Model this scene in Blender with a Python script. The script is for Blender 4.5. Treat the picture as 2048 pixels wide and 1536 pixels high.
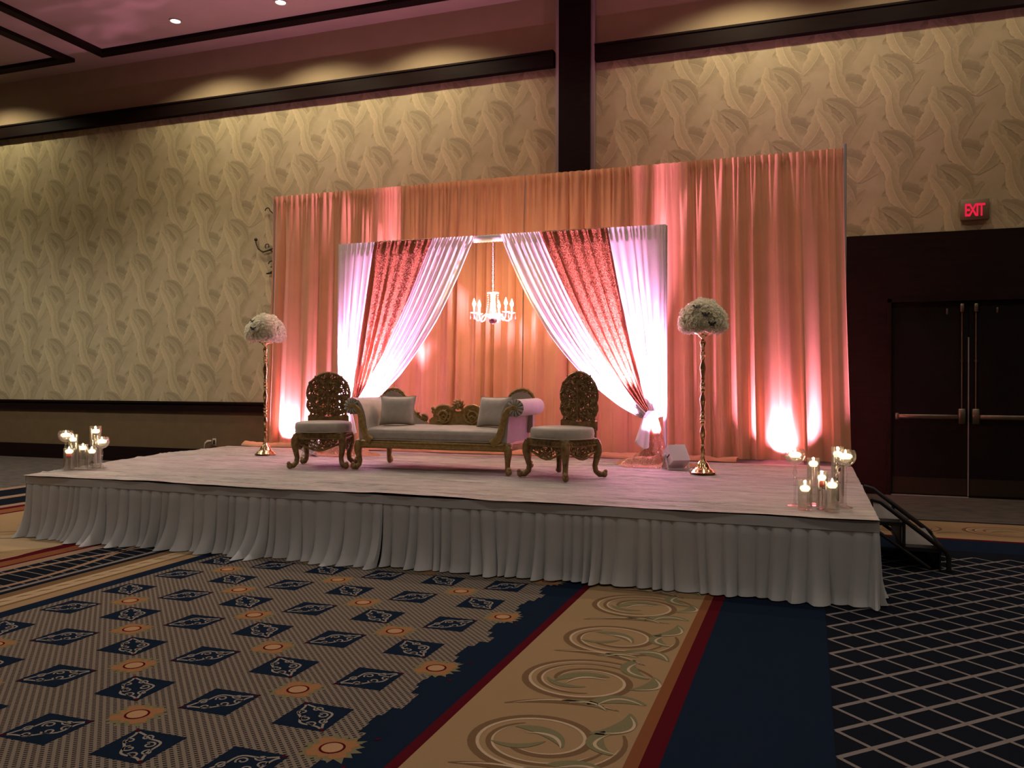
import bpy, math, random
import numpy as np
from mathutils import Vector, Matrix

PI = math.pi
random.seed(7)
scene = bpy.context.scene
COL = scene.collection
for o in list(bpy.data.objects):
    bpy.data.objects.remove(o)

# ------------------------------------------------------------------ camera
FPX = 1665.0
cd = bpy.data.cameras.new('camera')
cd.sensor_width = 36.0
cd.lens = 36.0 * FPX / 2048.0
cd.clip_end = 200
cam = bpy.data.objects.new('camera', cd)
COL.objects.link(cam)
yaw, pitch, roll = 0.3425, -0.00285, 0.00182
Fv = Vector((-math.sin(yaw) * math.cos(pitch), math.cos(yaw) * math.cos(pitch), math.sin(pitch)))
Rv = Vector((math.cos(yaw), math.sin(yaw), 0))
Uv = Rv.cross(Fv)
R2 = Rv * math.cos(roll) + Uv * math.sin(roll)
U2 = -Rv * math.sin(roll) + Uv * math.cos(roll)
M = Matrix(((R2.x, U2.x, -Fv.x, 0), (R2.y, U2.y, -Fv.y, 0), (R2.z, U2.z, -Fv.z, 1.58), (0, 0, 0, 1)))
cam.matrix_world = M
scene.camera = cam

# ------------------------------------------------------------------ world and exposure
w = bpy.data.worlds.new('world')
scene.world = w
w.use_nodes = True
w.node_tree.nodes['Background'].inputs[0].default_value = (1.0, 0.86, 0.68, 1)
w.node_tree.nodes['Background'].inputs[1].default_value = 0.01
scene.view_settings.view_transform = 'Standard'
scene.view_settings.look = 'None'
scene.view_settings.exposure = 0.28
scene.view_settings.gamma = 1.0
scene.view_settings.use_curve_mapping = False
try:
    scene.cycles.use_denoising = True
    scene.cycles.sample_clamp_indirect = 16.0
    scene.cycles.adaptive_threshold = 0.025
    scene.cycles.max_bounces = 6
    scene.cycles.diffuse_bounces = 3
    scene.cycles.glossy_bounces = 2
    scene.cycles.transmission_bounces = 3
    scene.cycles.transparent_max_bounces = 14
except Exception:
    pass

WARM = (1.0, 0.80, 0.52)
PINK = (1.0, 0.38, 0.74)
ROOM_W = 170.0      # watts of each room downlight
WALL_W = 165.0      # watts of each wall-row downlight
UP_W = 4600.0       # watts of each stage uplight


# ------------------------------------------------------------------ materials
def mat(name, col, rough=0.6, metal=0.0, emit=None, estr=0.0, spec=0.5, sheen=0.0):
    m = bpy.data.materials.new(name)
    m.use_nodes = True
    b = m.node_tree.nodes['Principled BSDF']
    b.inputs['Base Color'].default_value = (*col, 1)
    b.inputs['Roughness'].default_value = rough
    b.inputs['Metallic'].default_value = metal
    b.inputs['Specular IOR Level'].default_value = spec
    if sheen:
        b.inputs['Sheen Weight'].default_value = sheen
    if emit:
        b.inputs['Emission Color'].default_value = (*emit, 1)
        b.inputs['Emission Strength'].default_value = estr
    return m


class NT:
    """small helper to write node graphs"""
    def __init__(s, m):
        s.t = m.node_tree
        s.b = s.t.nodes.get('Principled BSDF')

    def n(s, typ, **kw):
        x = s.t.nodes.new(typ)
        for k, v in kw.items():
            setattr(x, k, v)
        return x

    def l(s, a, b):
        s.t.links.new(a, b)

    def math(s, op, a, b=None, c=None):
        x = s.n('ShaderNodeMath', operation=op)
        for i, v in enumerate((a, b, c)):
            if v is None:
                continue
            if isinstance(v, (int, float)):
                x.inputs[i].default_value = v
            else:
                s.l(v, x.inputs[i])
        return x.outputs[0]

    def mix(s, fac, a, b):
        x = s.n('ShaderNodeMix', data_type='RGBA')
        if isinstance(fac, (int, float)):
            x.inputs[0].default_value = fac
        else:
            s.l(fac, x.inputs[0])
        for i, v in ((6, a), (7, b)):
            if isinstance(v, tuple):
                x.inputs[i].default_value = (*v, 1)
            else:
                s.l(v, x.inputs[i])
        return x.outputs[2]

    def noise(s, scale, vec=None, detail=3.0):
        x = s.n('ShaderNodeTexNoise')
        x.inputs['Scale'].default_value = scale
        x.inputs['Detail'].default_value = detail
        if vec is not None:
            s.l(vec, x.inputs['Vector'])
        return x.outputs[0]

    def coord(s, which='Object'):
        return s.n('ShaderNodeTexCoord').outputs[which]

    def mapping(s, vec, scale=(1, 1, 1), rot=(0, 0, 0)):
        x = s.n('ShaderNodeMapping')
        s.l(vec, x.inputs[0])
        x.inputs['Scale'].default_value = scale
        x.inputs['Rotation'].default_value = rot
        return x.outputs[0]

    def ramp(s, fac, stops):
        x = s.n('ShaderNodeValToRGB')
        s.l(fac, x.inputs[0])
        e = x.color_ramp.elements
        while len(e) < len(stops):
            e.new(0.5)
        for i, (p, c) in enumerate(stops):
            e[i].position = p
            e[i].color = (*c, 1) if len(c) == 3 else c
        return x.outputs[0]

    def bump(s, h, strength=0.3, dist=0.01):
        x = s.n('ShaderNodeBump')
        x.inputs['Strength'].default_value = strength
        x.inputs['Distance'].default_value = dist
        s.l(h, x.inputs['Height'])
        s.l(x.outputs[0], s.b.inputs['Normal'])


def noisy(name, c1, c2, scale=8, rough=0.7, metal=0.0, bump=0.0, bscale=None, stretch=(1, 1, 1), spec=0.5, sheen=0.0, bdist=0.01):
    m = mat(name, c1, rough, metal, spec=spec, sheen=sheen)
    k = NT(m)
    v = k.mapping(k.coord(), stretch)
    f = k.noise(scale, v, 4)
    k.l(k.ramp(f, [(0.3, c1), (0.7, c2)]), k.b.inputs['Base Color'])
    if bump:
        k.bump(k.noise(bscale or scale * 4, v, 3), bump, bdist)
    return m


def cloth(name, col, trans=0.25, rough=0.85, weave=900, tcol=None, sheen=0.15):
    """fabric that also lets some light through"""
    m = mat(name, col, rough, sheen=sheen, spec=0.2)
    k = NT(m)
    out = k.t.nodes['Material Output']
    v = k.coord()
    f = k.noise(3.0, v, 4)
    c = k.ramp(f, [(0.3, tuple(x * 0.93 for x in col)), (0.7, tuple(min(1, x * 1.05) for x in col))])
    k.l(c, k.b.inputs['Base Color'])
    t = k.n('ShaderNodeBsdfTranslucent')
    t.inputs[0].default_value = (*(tcol or col), 1)
    x = k.n('ShaderNodeMixShader')
    x.inputs[0].default_value = trans
    k.l(k.b.outputs[0], x.inputs[1])
    k.l(t.outputs[0], x.inputs[2])
    k.l(x.outputs[0], out.inputs[0])
    k.bump(k.noise(weave, v, 1), 0.05, 0.002)
    return m


def glassy(name, tint=(1, 1, 1), refl=0.12, rough=0.02, haze=0.0):
    """thin clear glass: lets light pass, reflects at grazing angles"""
    m = bpy.data.materials.new(name)
    m.use_nodes = True
    t = m.node_tree
    t.nodes.clear()
    out = t.nodes.new('ShaderNodeOutputMaterial')
    tr = t.nodes.new('ShaderNodeBsdfTransparent')
    tr.inputs[0].default_value = (*tint, 1)
    gl = t.nodes.new('ShaderNodeBsdfGlossy')
    gl.inputs['Roughness'].default_value = rough
    lw = t.nodes.new('ShaderNodeLayerWeight')
    lw.inputs[0].default_value = 0.35
    mu = t.nodes.new('ShaderNodeMath')
    mu.operation = 'MULTIPLY_ADD'
    mu.inputs[1].default_value = 0.6
    mu.inputs[2].default_value = refl
    t.links.new(lw.outputs['Facing'], mu.inputs[0])
    mx = t.nodes.new('ShaderNodeMixShader')
    t.links.new(mu.outputs[0], mx.inputs[0])
    t.links.new(tr.outputs[0], mx.inputs[1])
    t.links.new(gl.outputs[0], mx.inputs[2])
    last = mx
    if haze:
        df = t.nodes.new('ShaderNodeBsdfTranslucent')
        df.inputs[0].default_value = (0.9, 0.88, 0.85, 1)
        d0 = t.nodes.new('ShaderNodeBsdfDiffuse')
        d0.inputs[0].default_value = (0.9, 0.88, 0.85, 1)
        m0 = t.nodes.new('ShaderNodeMixShader')
        t.links.new(df.outputs[0], m0.inputs[1])
        t.links.new(d0.outputs[0], m0.inputs[2])
        df = m0
        m2 = t.nodes.new('ShaderNodeMixShader')
        m2.inputs[0].default_value = haze
        t.links.new(mx.outputs[0], m2.inputs[1])
        t.links.new(df.outputs[0], m2.inputs[2])
        last = m2
    t.links.new(last.outputs[0], out.inputs[0])
    return m


def sequin(name, col, sparkle=(1.0, 0.75, 0.55), dens=0.02, trans=0.25):
    m = mat(name, col, 0.5, 0.25, spec=0.6)
    k = NT(m)
    v = k.coord()
    vor = k.n('ShaderNodeTexVoronoi')
    vor.inputs['Scale'].default_value = 150
    k.l(v, vor.inputs['Vector'])
    sep = k.n('ShaderNodeSeparateColor')
    k.l(vor.outputs['Color'], sep.inputs[0])
    is_sp = k.math('GREATER_THAN', sep.outputs[0], 1 - dens)
    k.l(k.mix(is_sp, k.ramp(sep.outputs[1], [(0.2, tuple(c * 0.8 for c in col)), (0.8, tuple(min(1, c * 1.15) for c in col))]), sparkle), k.b.inputs['Base Color'])
    k.l(k.math('MULTIPLY_ADD', is_sp, 0.7, 0.15), k.b.inputs['Metallic'])
    k.l(k.math('MULTIPLY_ADD', is_sp, -0.35, 0.55), k.b.inputs['Roughness'])
    nm = k.n('ShaderNodeVectorMath', operation='SUBTRACT')
    k.l(vor.outputs['Color'], nm.inputs[0])
    nm.inputs[1].default_value = (0.5, 0.5, 0.5)
    sc = k.n('ShaderNodeVectorMath', operation='SCALE')
    k.l(nm.outputs[0], sc.inputs[0])
    sc.inputs['Scale'].default_value = 0.55
    g = k.n('ShaderNodeNewGeometry')
    ad = k.n('ShaderNodeVectorMath', operation='ADD')
    k.l(g.outputs['Normal'], ad.inputs[0])
    k.l(sc.outputs[0], ad.inputs[1])
    nz = k.n('ShaderNodeVectorMath', operation='NORMALIZE')
    k.l(ad.outputs[0], nz.inputs[0])
    k.l(nz.outputs[0], k.b.inputs['Normal'])
    out = k.t.nodes['Material Output']
    t = k.n('ShaderNodeBsdfTranslucent')
    t.inputs[0].default_value = (*col, 1)
    x = k.n('ShaderNodeMixShader')
    x.inputs[0].default_value = trans
    k.l(k.b.outputs[0], x.inputs[1])
    k.l(t.outputs[0], x.inputs[2])
    k.l(x.outputs[0], out.inputs[0])
    return m


def vcol_mat(name, rough=0.8):
    m = mat(name, (1, 1, 1), rough, spec=0.25)
    k = NT(m)
    a = k.n('ShaderNodeAttribute', attribute_name='Col')
    f = k.noise(60, k.coord(), 3)
    x = k.n('ShaderNodeMix', data_type='RGBA', blend_type='MULTIPLY')
    x.inputs[0].default_value = 0.5
    k.l(a.outputs['Color'], x.inputs[6])
    k.l(k.ramp(f, [(0.3, (0.85, 0.85, 0.85)), (0.7, (1.1, 1.1, 1.1))]), x.inputs[7])
    k.l(x.outputs[2], k.b.inputs['Base Color'])
    return m


MT = {}
MT['wallpaper'] = noisy('wallpaper_ground', (0.43, 0.36, 0.215), (0.49, 0.415, 0.265), 5, 0.75, bump=0.05)
MT['leaf'] = vcol_mat('wallpaper_leaf')
MT['plaster'] = noisy('beige_plaster', (0.40, 0.30, 0.19), (0.43, 0.32, 0.21), 3, 0.85)
MT['ceiling'] = noisy('ceiling_paint', (0.40, 0.31, 0.24), (0.43, 0.33, 0.255), 2, 0.85)
MT['wain'] = noisy('olive_brown_wainscot', (0.125, 0.082, 0.037), (0.145, 0.096, 0.045), 6, 0.7)
MT['dkwood'] = noisy('dark_stained_wood', (0.008, 0.0035, 0.0032), (0.013, 0.006, 0.0055), 3, 0.6, stretch=(1, 1, 8), spec=0.1)
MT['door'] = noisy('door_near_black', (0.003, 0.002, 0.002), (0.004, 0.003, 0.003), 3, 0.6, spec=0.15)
MT['alu'] = mat('grey_metal_trim', (0.42, 0.38, 0.38), 0.45, 0.6)
MT['steel'] = noisy('satin_steel', (0.16, 0.13, 0.10), (0.20, 0.165, 0.125), 20, 0.4, 0.9)
MT['bronzeplate'] = mat('kick_plate', (0.022, 0.016, 0.008), 0.5, 0.4)
MT['iron'] = noisy('wrought_iron', (0.03, 0.015, 0.008), (0.05, 0.028, 0.014), 30, 0.5, 0.4)
MT['ivory'] = mat('ivory_plastic', (0.45, 0.38, 0.28), 0.5)
MT['drape'] = cloth('peach_drape', (0.72, 0.385, 0.215), 0.28, tcol=(0.82, 0.44, 0.27))
MT['sheer'] = cloth('white_sheer', (0.86, 0.83, 0.86), 0.22, tcol=(0.9, 0.88, 0.9))
MT['rose'] = sequin('rose_gold_sequin', (0.33, 0.125, 0.055), dens=0.012)
MT['rosegold'] = sequin('rose_gold_sequin_tail', (0.50, 0.23, 0.13), dens=0.06)
MT['skirt'] = cloth('stage_skirt_cloth', (0.49, 0.49, 0.495), 0.12)
MT['pipe'] = mat('brushed_pipe', (0.55, 0.52, 0.50), 0.4, 0.35)
MT['deck'] = noisy('stage_deck', (0.035, 0.03, 0.035), (0.05, 0.04, 0.045), 10, 0.7)
MT['stepgrey'] = noisy('grey_tread_carpet', (0.12, 0.115, 0.11), (0.16, 0.15, 0.145), 60, 0.95)
MT['black'] = mat('black_metal', (0.012, 0.011, 0.012), 0.45, 0.3)
MT['gold'] = noisy('antique_gold_wood', (0.12, 0.069, 0.023), (0.28, 0.175, 0.06), 25, 0.42, 0.25, bump=0.5, bscale=70, bdist=0.006)
MT['goldleg'] = noisy('gilt_carving', (0.19, 0.115, 0.035), (0.37, 0.24, 0.08), 25, 0.42, 0.25, bump=0.5, bscale=70, bdist=0.006)
MT['goldrail'] = noisy('gold_rail', (0.25, 0.16, 0.05), (0.41, 0.27, 0.095), 30, 0.4, 0.25, bump=0.5, bscale=90, bdist=0.005)
MT['shiny'] = noisy('polished_brass', (0.70, 0.47, 0.24), (0.80, 0.56, 0.32), 12, 0.16, 1.0)
MT['uph'] = noisy('taupe_velvet', (0.35, 0.31, 0.265), (0.42, 0.375, 0.32), 14, 0.65, sheen=0.4, bump=0.1, bscale=40)
MT['white_box'] = mat('white_fixture', (0.62, 0.58, 0.62), 0.5)
MT['dark_slot'] = mat('dark_slot', (0.01, 0.01, 0.01), 0.6)
MT['lens'] = mat('lit_lens', (1, 1, 1), 0.3, emit=PINK, estr=12.0)
MT['lamp'] = mat('downlight_glow', (1, 1, 1), 0.4, emit=(1.0, 0.93, 0.8), estr=9.0)
MT['red'] = mat('exit_red', (0.4, 0.02, 0.05), 0.5, emit=(1.0, 0.015, 0.07), estr=0.5)
MT['exitbody'] = mat('exit_body', (0.24, 0.17, 0.10), 0.5)
MT['glass'] = glassy('clear_glass', (0.97, 0.97, 0.96), 0.05, haze=0.02)
MT['crystal'] = glassy('cut_crystal', (0.96, 0.93, 0.95), 0.30, 0.05, haze=0.5)
MT['water'] = glassy('water', (0.95, 0.94, 0.90), 0.02, haze=0.05)
MT['wax'] = mat('wax_with_glow', (0.9, 0.82, 0.65), 0.6, emit=(1.0, 0.75, 0.45), estr=2.2)  # emission stands in for flame light glowing in the wax
MT['flame'] = mat('candle_flame', (1, 0.8, 0.5), 0.5, emit=(1.0, 0.78, 0.45), estr=18.0)
MT['bulb'] = mat('lit_bulb', (1, 0.9, 0.8), 0.5, emit=(1.0, 0.80, 0.55), estr=22.0)
MT['wick'] = mat('wick', (0.02, 0.02, 0.02), 0.9)
MT['petal'] = cloth('cream_petal', (0.95, 0.92, 0.77), 0.42, weave=60)
MT['redrose'] = noisy('red_petal', (0.35, 0.01, 0.015), (0.5, 0.02, 0.02), 40, 0.5)
MT['darkbloom'] = noisy('dark_bloom', (0.012, 0.010, 0.016), (0.03, 0.02, 0.025), 40, 0.6)
MT['leafgreen'] = noisy('dark_leaf', (0.012, 0.02, 0.010), (0.03, 0.035, 0.02), 30, 0.5)
MT['amethyst'] = glassy('amethyst_drop', (0.35, 0.12, 0.25), 0.25, 0.05)


def crushed(name, c1, c2):
    m = mat(name, c1, 0.6, sheen=0.3)
    k = NT(m)
    v = k.mapping(k.coord(), (1.2, 5.0, 1))
    f = k.noise(2.5, v, 6)
    g = k.noise(14, v, 4)
    a = k.ramp(f, [(0.35, c1), (0.65, c2)])
    k.l(k.mix(k.math('MULTIPLY', g, 0.6), a, tuple(x * 0.55 for x in c1)), k.b.inputs['Base Color'])
    k.bump(k.noise(7, v, 6), 0.9, 0.035)
    return m


MT['velvetcloth'] = crushed('crushed_cream_cloth', (0.30, 0.265, 0.235), (0.56, 0.51, 0.465))

# carpet
def carpet(name, col, var=0.12, fine=420):
    m = mat(name, col, 0.97, spec=0.0)
    k = NT(m)
    v = k.coord()
    f = k.noise(fine, v, 2)
    k.l(k.ramp(f, [(0.3, tuple(c * (1 - var * 1.6) for c in col)), (0.7, tuple(c * (1 + var * 1.6) for c in col))]), k.b.inputs['Base Color'])
    k.bump(f, 0.3, 0.004)
    return m


CP = {
    'navy': carpet('carpet_navy', (0.0087, 0.0147, 0.0288)),
    'navyd': carpet('carpet_dark_navy', (0.0086, 0.0104, 0.0151)),
    'red': carpet('carpet_dark_red', (0.0675, 0.0063, 0.0108)),
    'rust': carpet('carpet_rust', (0.1671, 0.0628, 0.0274)),
    'gold': carpet('carpet_gold', (0.2625, 0.1749, 0.0945)),
    'goldl': carpet('carpet_light_gold', (0.3536, 0.2570, 0.1526)),
    'brown': carpet('carpet_brown', (0.1402, 0.0854, 0.0455)),
    'tan': carpet('carpet_tan', (0.2376, 0.1542, 0.1075)),
    'grey': carpet('carpet_grey_line', (0.1742, 0.1516, 0.1437)),
    'cream': carpet('carpet_cream_line', (0.4010, 0.3058, 0.2024)),
    'olive': carpet('carpet_olive', (0.1546, 0.1389, 0.0761)),
    'taupe': carpet('carpet_taupe', (0.21, 0.165, 0.125)),
    'orange': carpet('carpet_orange', (0.2599, 0.1275, 0.0590)),
    'disc': carpet('carpet_disc', (0.35, 0.205, 0.11)),
    'vine': carpet('carpet_vine', (0.235, 0.205, 0.175)),
    'darkmix': None, 'field': None,
}
m = mat('carpet_field', (0.1, 0.1, 0.1), 0.97, spec=0.0)
k = NT(m)
sp = k.n('ShaderNodeSeparateXYZ')
k.l(k.coord(), sp.inputs[0])
def stripes(expr, period, width):
    fr = k.math('FRACT', k.math('DIVIDE', expr, period))
    return k.math('LESS_THAN', fr, width)
A_ = k.math('ADD', sp.outputs[0], sp.outputs[1])
B_ = k.math('SUBTRACT', sp.outputs[0], sp.outputs[1])
la = stripes(A_, 0.044, 0.46)
lb = stripes(B_, 0.030, 0.45)
ln = k.math('MAXIMUM', la, lb)
fn = k.noise(420, k.coord(), 2)
k.l(k.mix(ln, (0.030, 0.023, 0.022), k.ramp(fn, [(0.3, (0.145, 0.118, 0.094)), (0.7, (0.205, 0.17, 0.138))])), k.b.inputs['Base Color'])
k.bump(fn, 0.3, 0.004)
CP['field'] = m
m = noisy('carpet_dark_mottled', (0.075, 0.055, 0.05), (0.11, 0.085, 0.065), 3.0, 0.97, stretch=(1, 3, 1))
k = NT(m)
f = k.noise(6, k.mapping(k.coord(), (0.6, 2.5, 1)), 6)
k.l(k.ramp(f, [(0.35, (0.024, 0.024, 0.030)), (0.52, (0.062, 0.045, 0.036)), (0.7, (0.088, 0.066, 0.046))]), k.b.inputs['Base Color'])
CP['darkmix'] = m


# ------------------------------------------------------------------ mesh helpers
class MB:
    def __init__(s):
        s.v, s.f, s.m, s.c = [], [], [], []
        s.cur = 0

    def add(s, vs, fs, mi=None):
        o = len(s.v)
        s.v.extend([tuple(p) for p in vs])
        for f in fs:
            s.f.append(tuple(i + o for i in f))
            s.m.append(s.cur if mi is None else mi)
        return s

    def box(s, x0, x1, y0, y1, z0, z1, bev=0.0):
        if bev <= 0:
            vs = [(x, y, z) for x in (x0, x1) for y in (y0, y1) for z in (z0, z1)]
            return s.add(vs, [(0, 1, 3, 2), (4, 6, 7, 5), (0, 4, 5, 1), (2, 3, 7, 6), (0, 2, 6, 4), (1, 5, 7, 3)])
        b = min(bev, (x1 - x0) * .49, (y1 - y0) * .49, (z1 - z0) * .49)
        ring = lambda x, y: [(x0 + x, y0 + y), (x1 - x, y0 + y), (x1 - x, y1 - y), (x0 + x, y1 - y)]
        def oct_(i):
            return [(x0 + b + i, y0 + i), (x1 - b - i, y0 + i), (x1 - i, y0 + b + i), (x1 - i, y1 - b - i),
                    (x1 - b - i, y1 - i), (x0 + b + i, y1 - i), (x0 + i, y1 - b - i), (x0 + i, y0 + b + i)]
        L = [(z0, b * .6), (z0 + b, 0), (z1 - b, 0), (z1, b * .6)]
        vs = [(x, y, z) for z, i in L for x, y in oct_(i)]
        fs = [tuple(range(7, -1, -1)), tuple(range(24, 32))]
        for r in range(3):
            for i in range(8):
                j = (i + 1) % 8
                fs.append((r * 8 + i, r * 8 + j, r * 8 + 8 + j, r * 8 + 8 + i))
        return s.add(vs, fs)

    def grid(s, fn, nu, nv, close_u=False):
        vs = [fn(i / nu, j / nv) for j in range(nv + 1) for i in range(nu + (0 if close_u else 1))]
        w_ = nu if close_u else nu + 1
        fs = []
        for j in range(nv):
            for i in range(nu):
                a = j * w_ + i
                b = j * w_ + (i + 1) % w_
                fs.append((a, b, b + w_, a + w_))
        return s.add(vs, fs)

    def lathe(s, prof, n=20, c=(0, 0, 0), caps=True):
        vs, fs = [], []
        for r, z in prof:
            for i in range(n):
                a = 2 * PI * i / n
                vs.append((c[0] + r * math.cos(a), c[1] + r * math.sin(a), c[2] + z))
        for j in range(len(prof) - 1):
            for i in range(n):
                k_ = (i + 1) % n
                fs.append((j * n + i, j * n + k_, j * n + n + k_, j * n + n + i))
        if caps:
            if prof[0][0] > 1e-5:
                fs.append(tuple(range(n - 1, -1, -1)))
            if prof[-1][0] > 1e-5:
                b = (len(prof) - 1) * n
                fs.append(tuple(range(b, b + n)))
        return s.add(vs, fs)

    def tube(s, pts, rad, n=6, flat=None, closed=False):
        """tube along points; rad float or list; flat = scale of the second axis"""
        P = [Vector(p) for p in pts]
        N = len(P)
        R = rad if isinstance(rad, (list, tuple)) else [rad] * N
        vs, fs = [], []
        up = None
        for i in range(N):
            a = P[(i - 1) % N] if (closed or i > 0) else P[i]
            b = P[(i + 1) % N] if (closed or i < N - 1) else P[i]
            t = (b - a)
            t = t.normalized() if t.length > 1e-9 else Vector((0, 0, 1))
            if up is None:
                up = Vector((0, 1, 0)) if abs(t.y) < 0.9 else Vector((1, 0, 0))
            x = t.cross(up)
            if x.length < 1e-6:
                x = t.cross(Vector((1, 0.1, 0)))
            x.normalize()
            y = x.cross(t).normalized()
            up = y
            for j in range(n):
                an = 2 * PI * j / n
                vs.append(P[i] + x * (R[i] * math.cos(an)) + y * (R[i] * (flat or 1) * math.sin(an)))
        for i in range(N if closed else N - 1):
            for j in range(n):
                k_ = (j + 1) % n
                i2 = (i + 1) % N
                fs.append((i * n + j, i * n + k_, i2 * n + k_, i2 * n + j))
        if not closed:
            fs.append(tuple(range(n - 1, -1, -1)))
            fs.append(tuple(range((N - 1) * n, N * n)))
        return s.add(vs, fs)

    def sphere(s, c, r, n=10, m_=6, sc=(1, 1, 1)):
        vs = [(c[0], c[1], c[2] - r * sc[2])]
        for j in range(1, m_):
            a = -PI / 2 + PI * j / m_
            for i in range(n):
                b = 2 * PI * i / n
                vs.append((c[0] + r * sc[0] * math.cos(a) * math.cos(b), c[1] + r * sc[1] * math.cos(a) * math.sin(b), c[2] + r * sc[2] * math.sin(a)))
        vs.append((c[0], c[1], c[2] + r * sc[2]))
        fs = []
        for i in range(n):
            fs.append((0, 1 + (i + 1) % n, 1 + i))
        for j in range(m_ - 2):
            for i in range(n):
                a, b = 1 + j * n + i, 1 + j * n + (i + 1) % n
                fs.append((a, b, b + n, a + n))
        t = len(vs) - 1
        for i in range(n):
            fs.append((t, 1 + (m_ - 2) * n + i, 1 + (m_ - 2) * n + (i + 1) % n))
        return s.add(vs, fs)

    def prism(s, outline, axis, a0, a1):
        """outline of 2D points extruded along axis ('y': points are x,z; 'z': points are x,y; 'x': y,z)"""
        n = len(outline)
        def P(p, a):
            return {'y': (p[0], a, p[1]), 'z': (p[0], p[1], a), 'x': (a, p[0], p[1])}[axis]
        vs = [P(p, a0) for p in outline] + [P(p, a1) for p in outline]
        fs = [tuple(range(n)), tuple(range(2 * n - 1, n - 1, -1))]
        for i in range(n):
            j = (i + 1) % n
            fs.append((i, i + n, j + n, j))
        return s.add(vs, fs)

    def ribbon2(s, pts, wd, z):
        """flat ribbon on the floor plane; pts 2D, wd list or float"""
        n = len(pts)
        W = wd if isinstance(wd, (list, tuple)) else [wd] * n
        vs = []
        for i in range(n):
            a = pts[max(0, i - 1)]
            b = pts[min(n - 1, i + 1)]
            dx, dy = b[0] - a[0], b[1] - a[1]
            L = math.hypot(dx, dy) or 1
            nx, ny = -dy / L, dx / L
            h = W[i] / 2
            vs += [(pts[i][0] + nx * h, pts[i][1] + ny * h, z), (pts[i][0] - nx * h, pts[i][1] - ny * h, z)]
        return s.add(vs, [(2 * i, 2 * i + 1, 2 * i + 3, 2 * i + 2) for i in range(n - 1)])

    def build(s, name, material, parent=None, smooth=True, loc=None):
        me = bpy.data.meshes.new(name)
        me.from_pydata(s.v, [], s.f)
        mats = material if isinstance(material, list) else [material]
        for x in mats:
            me.materials.append(MT.get(x, x) if isinstance(x, str) else x)
        if len(mats) > 1:
            me.polygons.foreach_set('material_index', s.m)
        if smooth:
            me.polygons.foreach_set('use_smooth', [True] * len(me.polygons))
            try:
                me.set_sharp_from_angle(angle=math.radians(50))
            except Exception:
                pass
        if s.c:
            ca = me.color_attributes.new('Col', 'FLOAT_COLOR', 'POINT')
            ca.data.foreach_set('color', [x for c in s.c for x in (*c, 1.0)])
        me.update()
        o = bpy.data.objects.new(name, me)
        COL.objects.link(o)
        if parent is not None:
            o.parent = parent
        if loc:
            o.location = loc
        return o


def tag(o, label, cat=None, group=None, kind=None):
    if label:
        o['label'] = label
    if cat:
        o['category'] = cat
    if group:
        o['group'] = group
    if kind:
        o['kind'] = kind
    return o


def thing(name, label, cat, loc=(0, 0, 0), rz=0.0, group=None):
    o = bpy.data.objects.new(name, None)
    o.empty_display_size = 0.1
    COL.objects.link(o)
    o.location = loc
    o.rotation_euler = (0, 0, rz)
    return tag(o, label, cat, group)


def struct(o, label=None):
    return tag(o, label, kind='structure')


def dup(root, loc=None, rz=None, label=None, group=None):
    r = root.copy()
    COL.objects.link(r)
    if loc is not None:
        r.location = loc
    if rz is not None:
        r.rotation_euler = (0, 0, rz)
    if label:
        r['label'] = label
    if group:
        r['group'] = group
    for ch in list(root.children):
        c = ch.copy()
        COL.objects.link(c)
        c.parent = r
        for g in list(ch.children):
            d = g.copy()
            COL.objects.link(d)
            d.parent = c
    return r


def spot(name, loc, aim, power, color, size, blend, radius, parent=None):
    ld = bpy.data.lights.new(name, 'SPOT')
    ld.energy = power
    ld.color = color
    ld.spot_size = math.radians(size)
    ld.spot_blend = blend
    ld.shadow_soft_size = radius
    o = bpy.data.objects.new(name, ld)
    COL.objects.link(o)
    d = Vector(aim)
    o.rotation_mode = 'QUATERNION'
    o.rotation_quaternion = d.to_track_quat('-Z', 'Y')
    o.location = loc
    if parent is not None:
        o.parent = parent
    return o


def smooth_noise(seed, n=7, base=1.0):
    r = random.Random(seed)
    t = [(r.uniform(0.6, 1.4) * base * (1.55 ** i), r.uniform(0, 2 * PI), 0.8 ** i) for i in range(n)]
    tot = sum(a for _, _, a in t)
    return lambda x: sum(a * math.sin(f * x + p) for f, p, a in t) / tot * 1.8


# ------------------------------------------------------------------ room constants
ST = 0.607                       # stage height
YW = 12.91                       # back wall
ZC = 7.83                        # ceiling
XL, XR, YB = -22.0, 8.0, -9.0    # side walls and wall behind the viewer
ZT0, ZT1 = 6.64, 6.89            # dark picture rail

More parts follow.
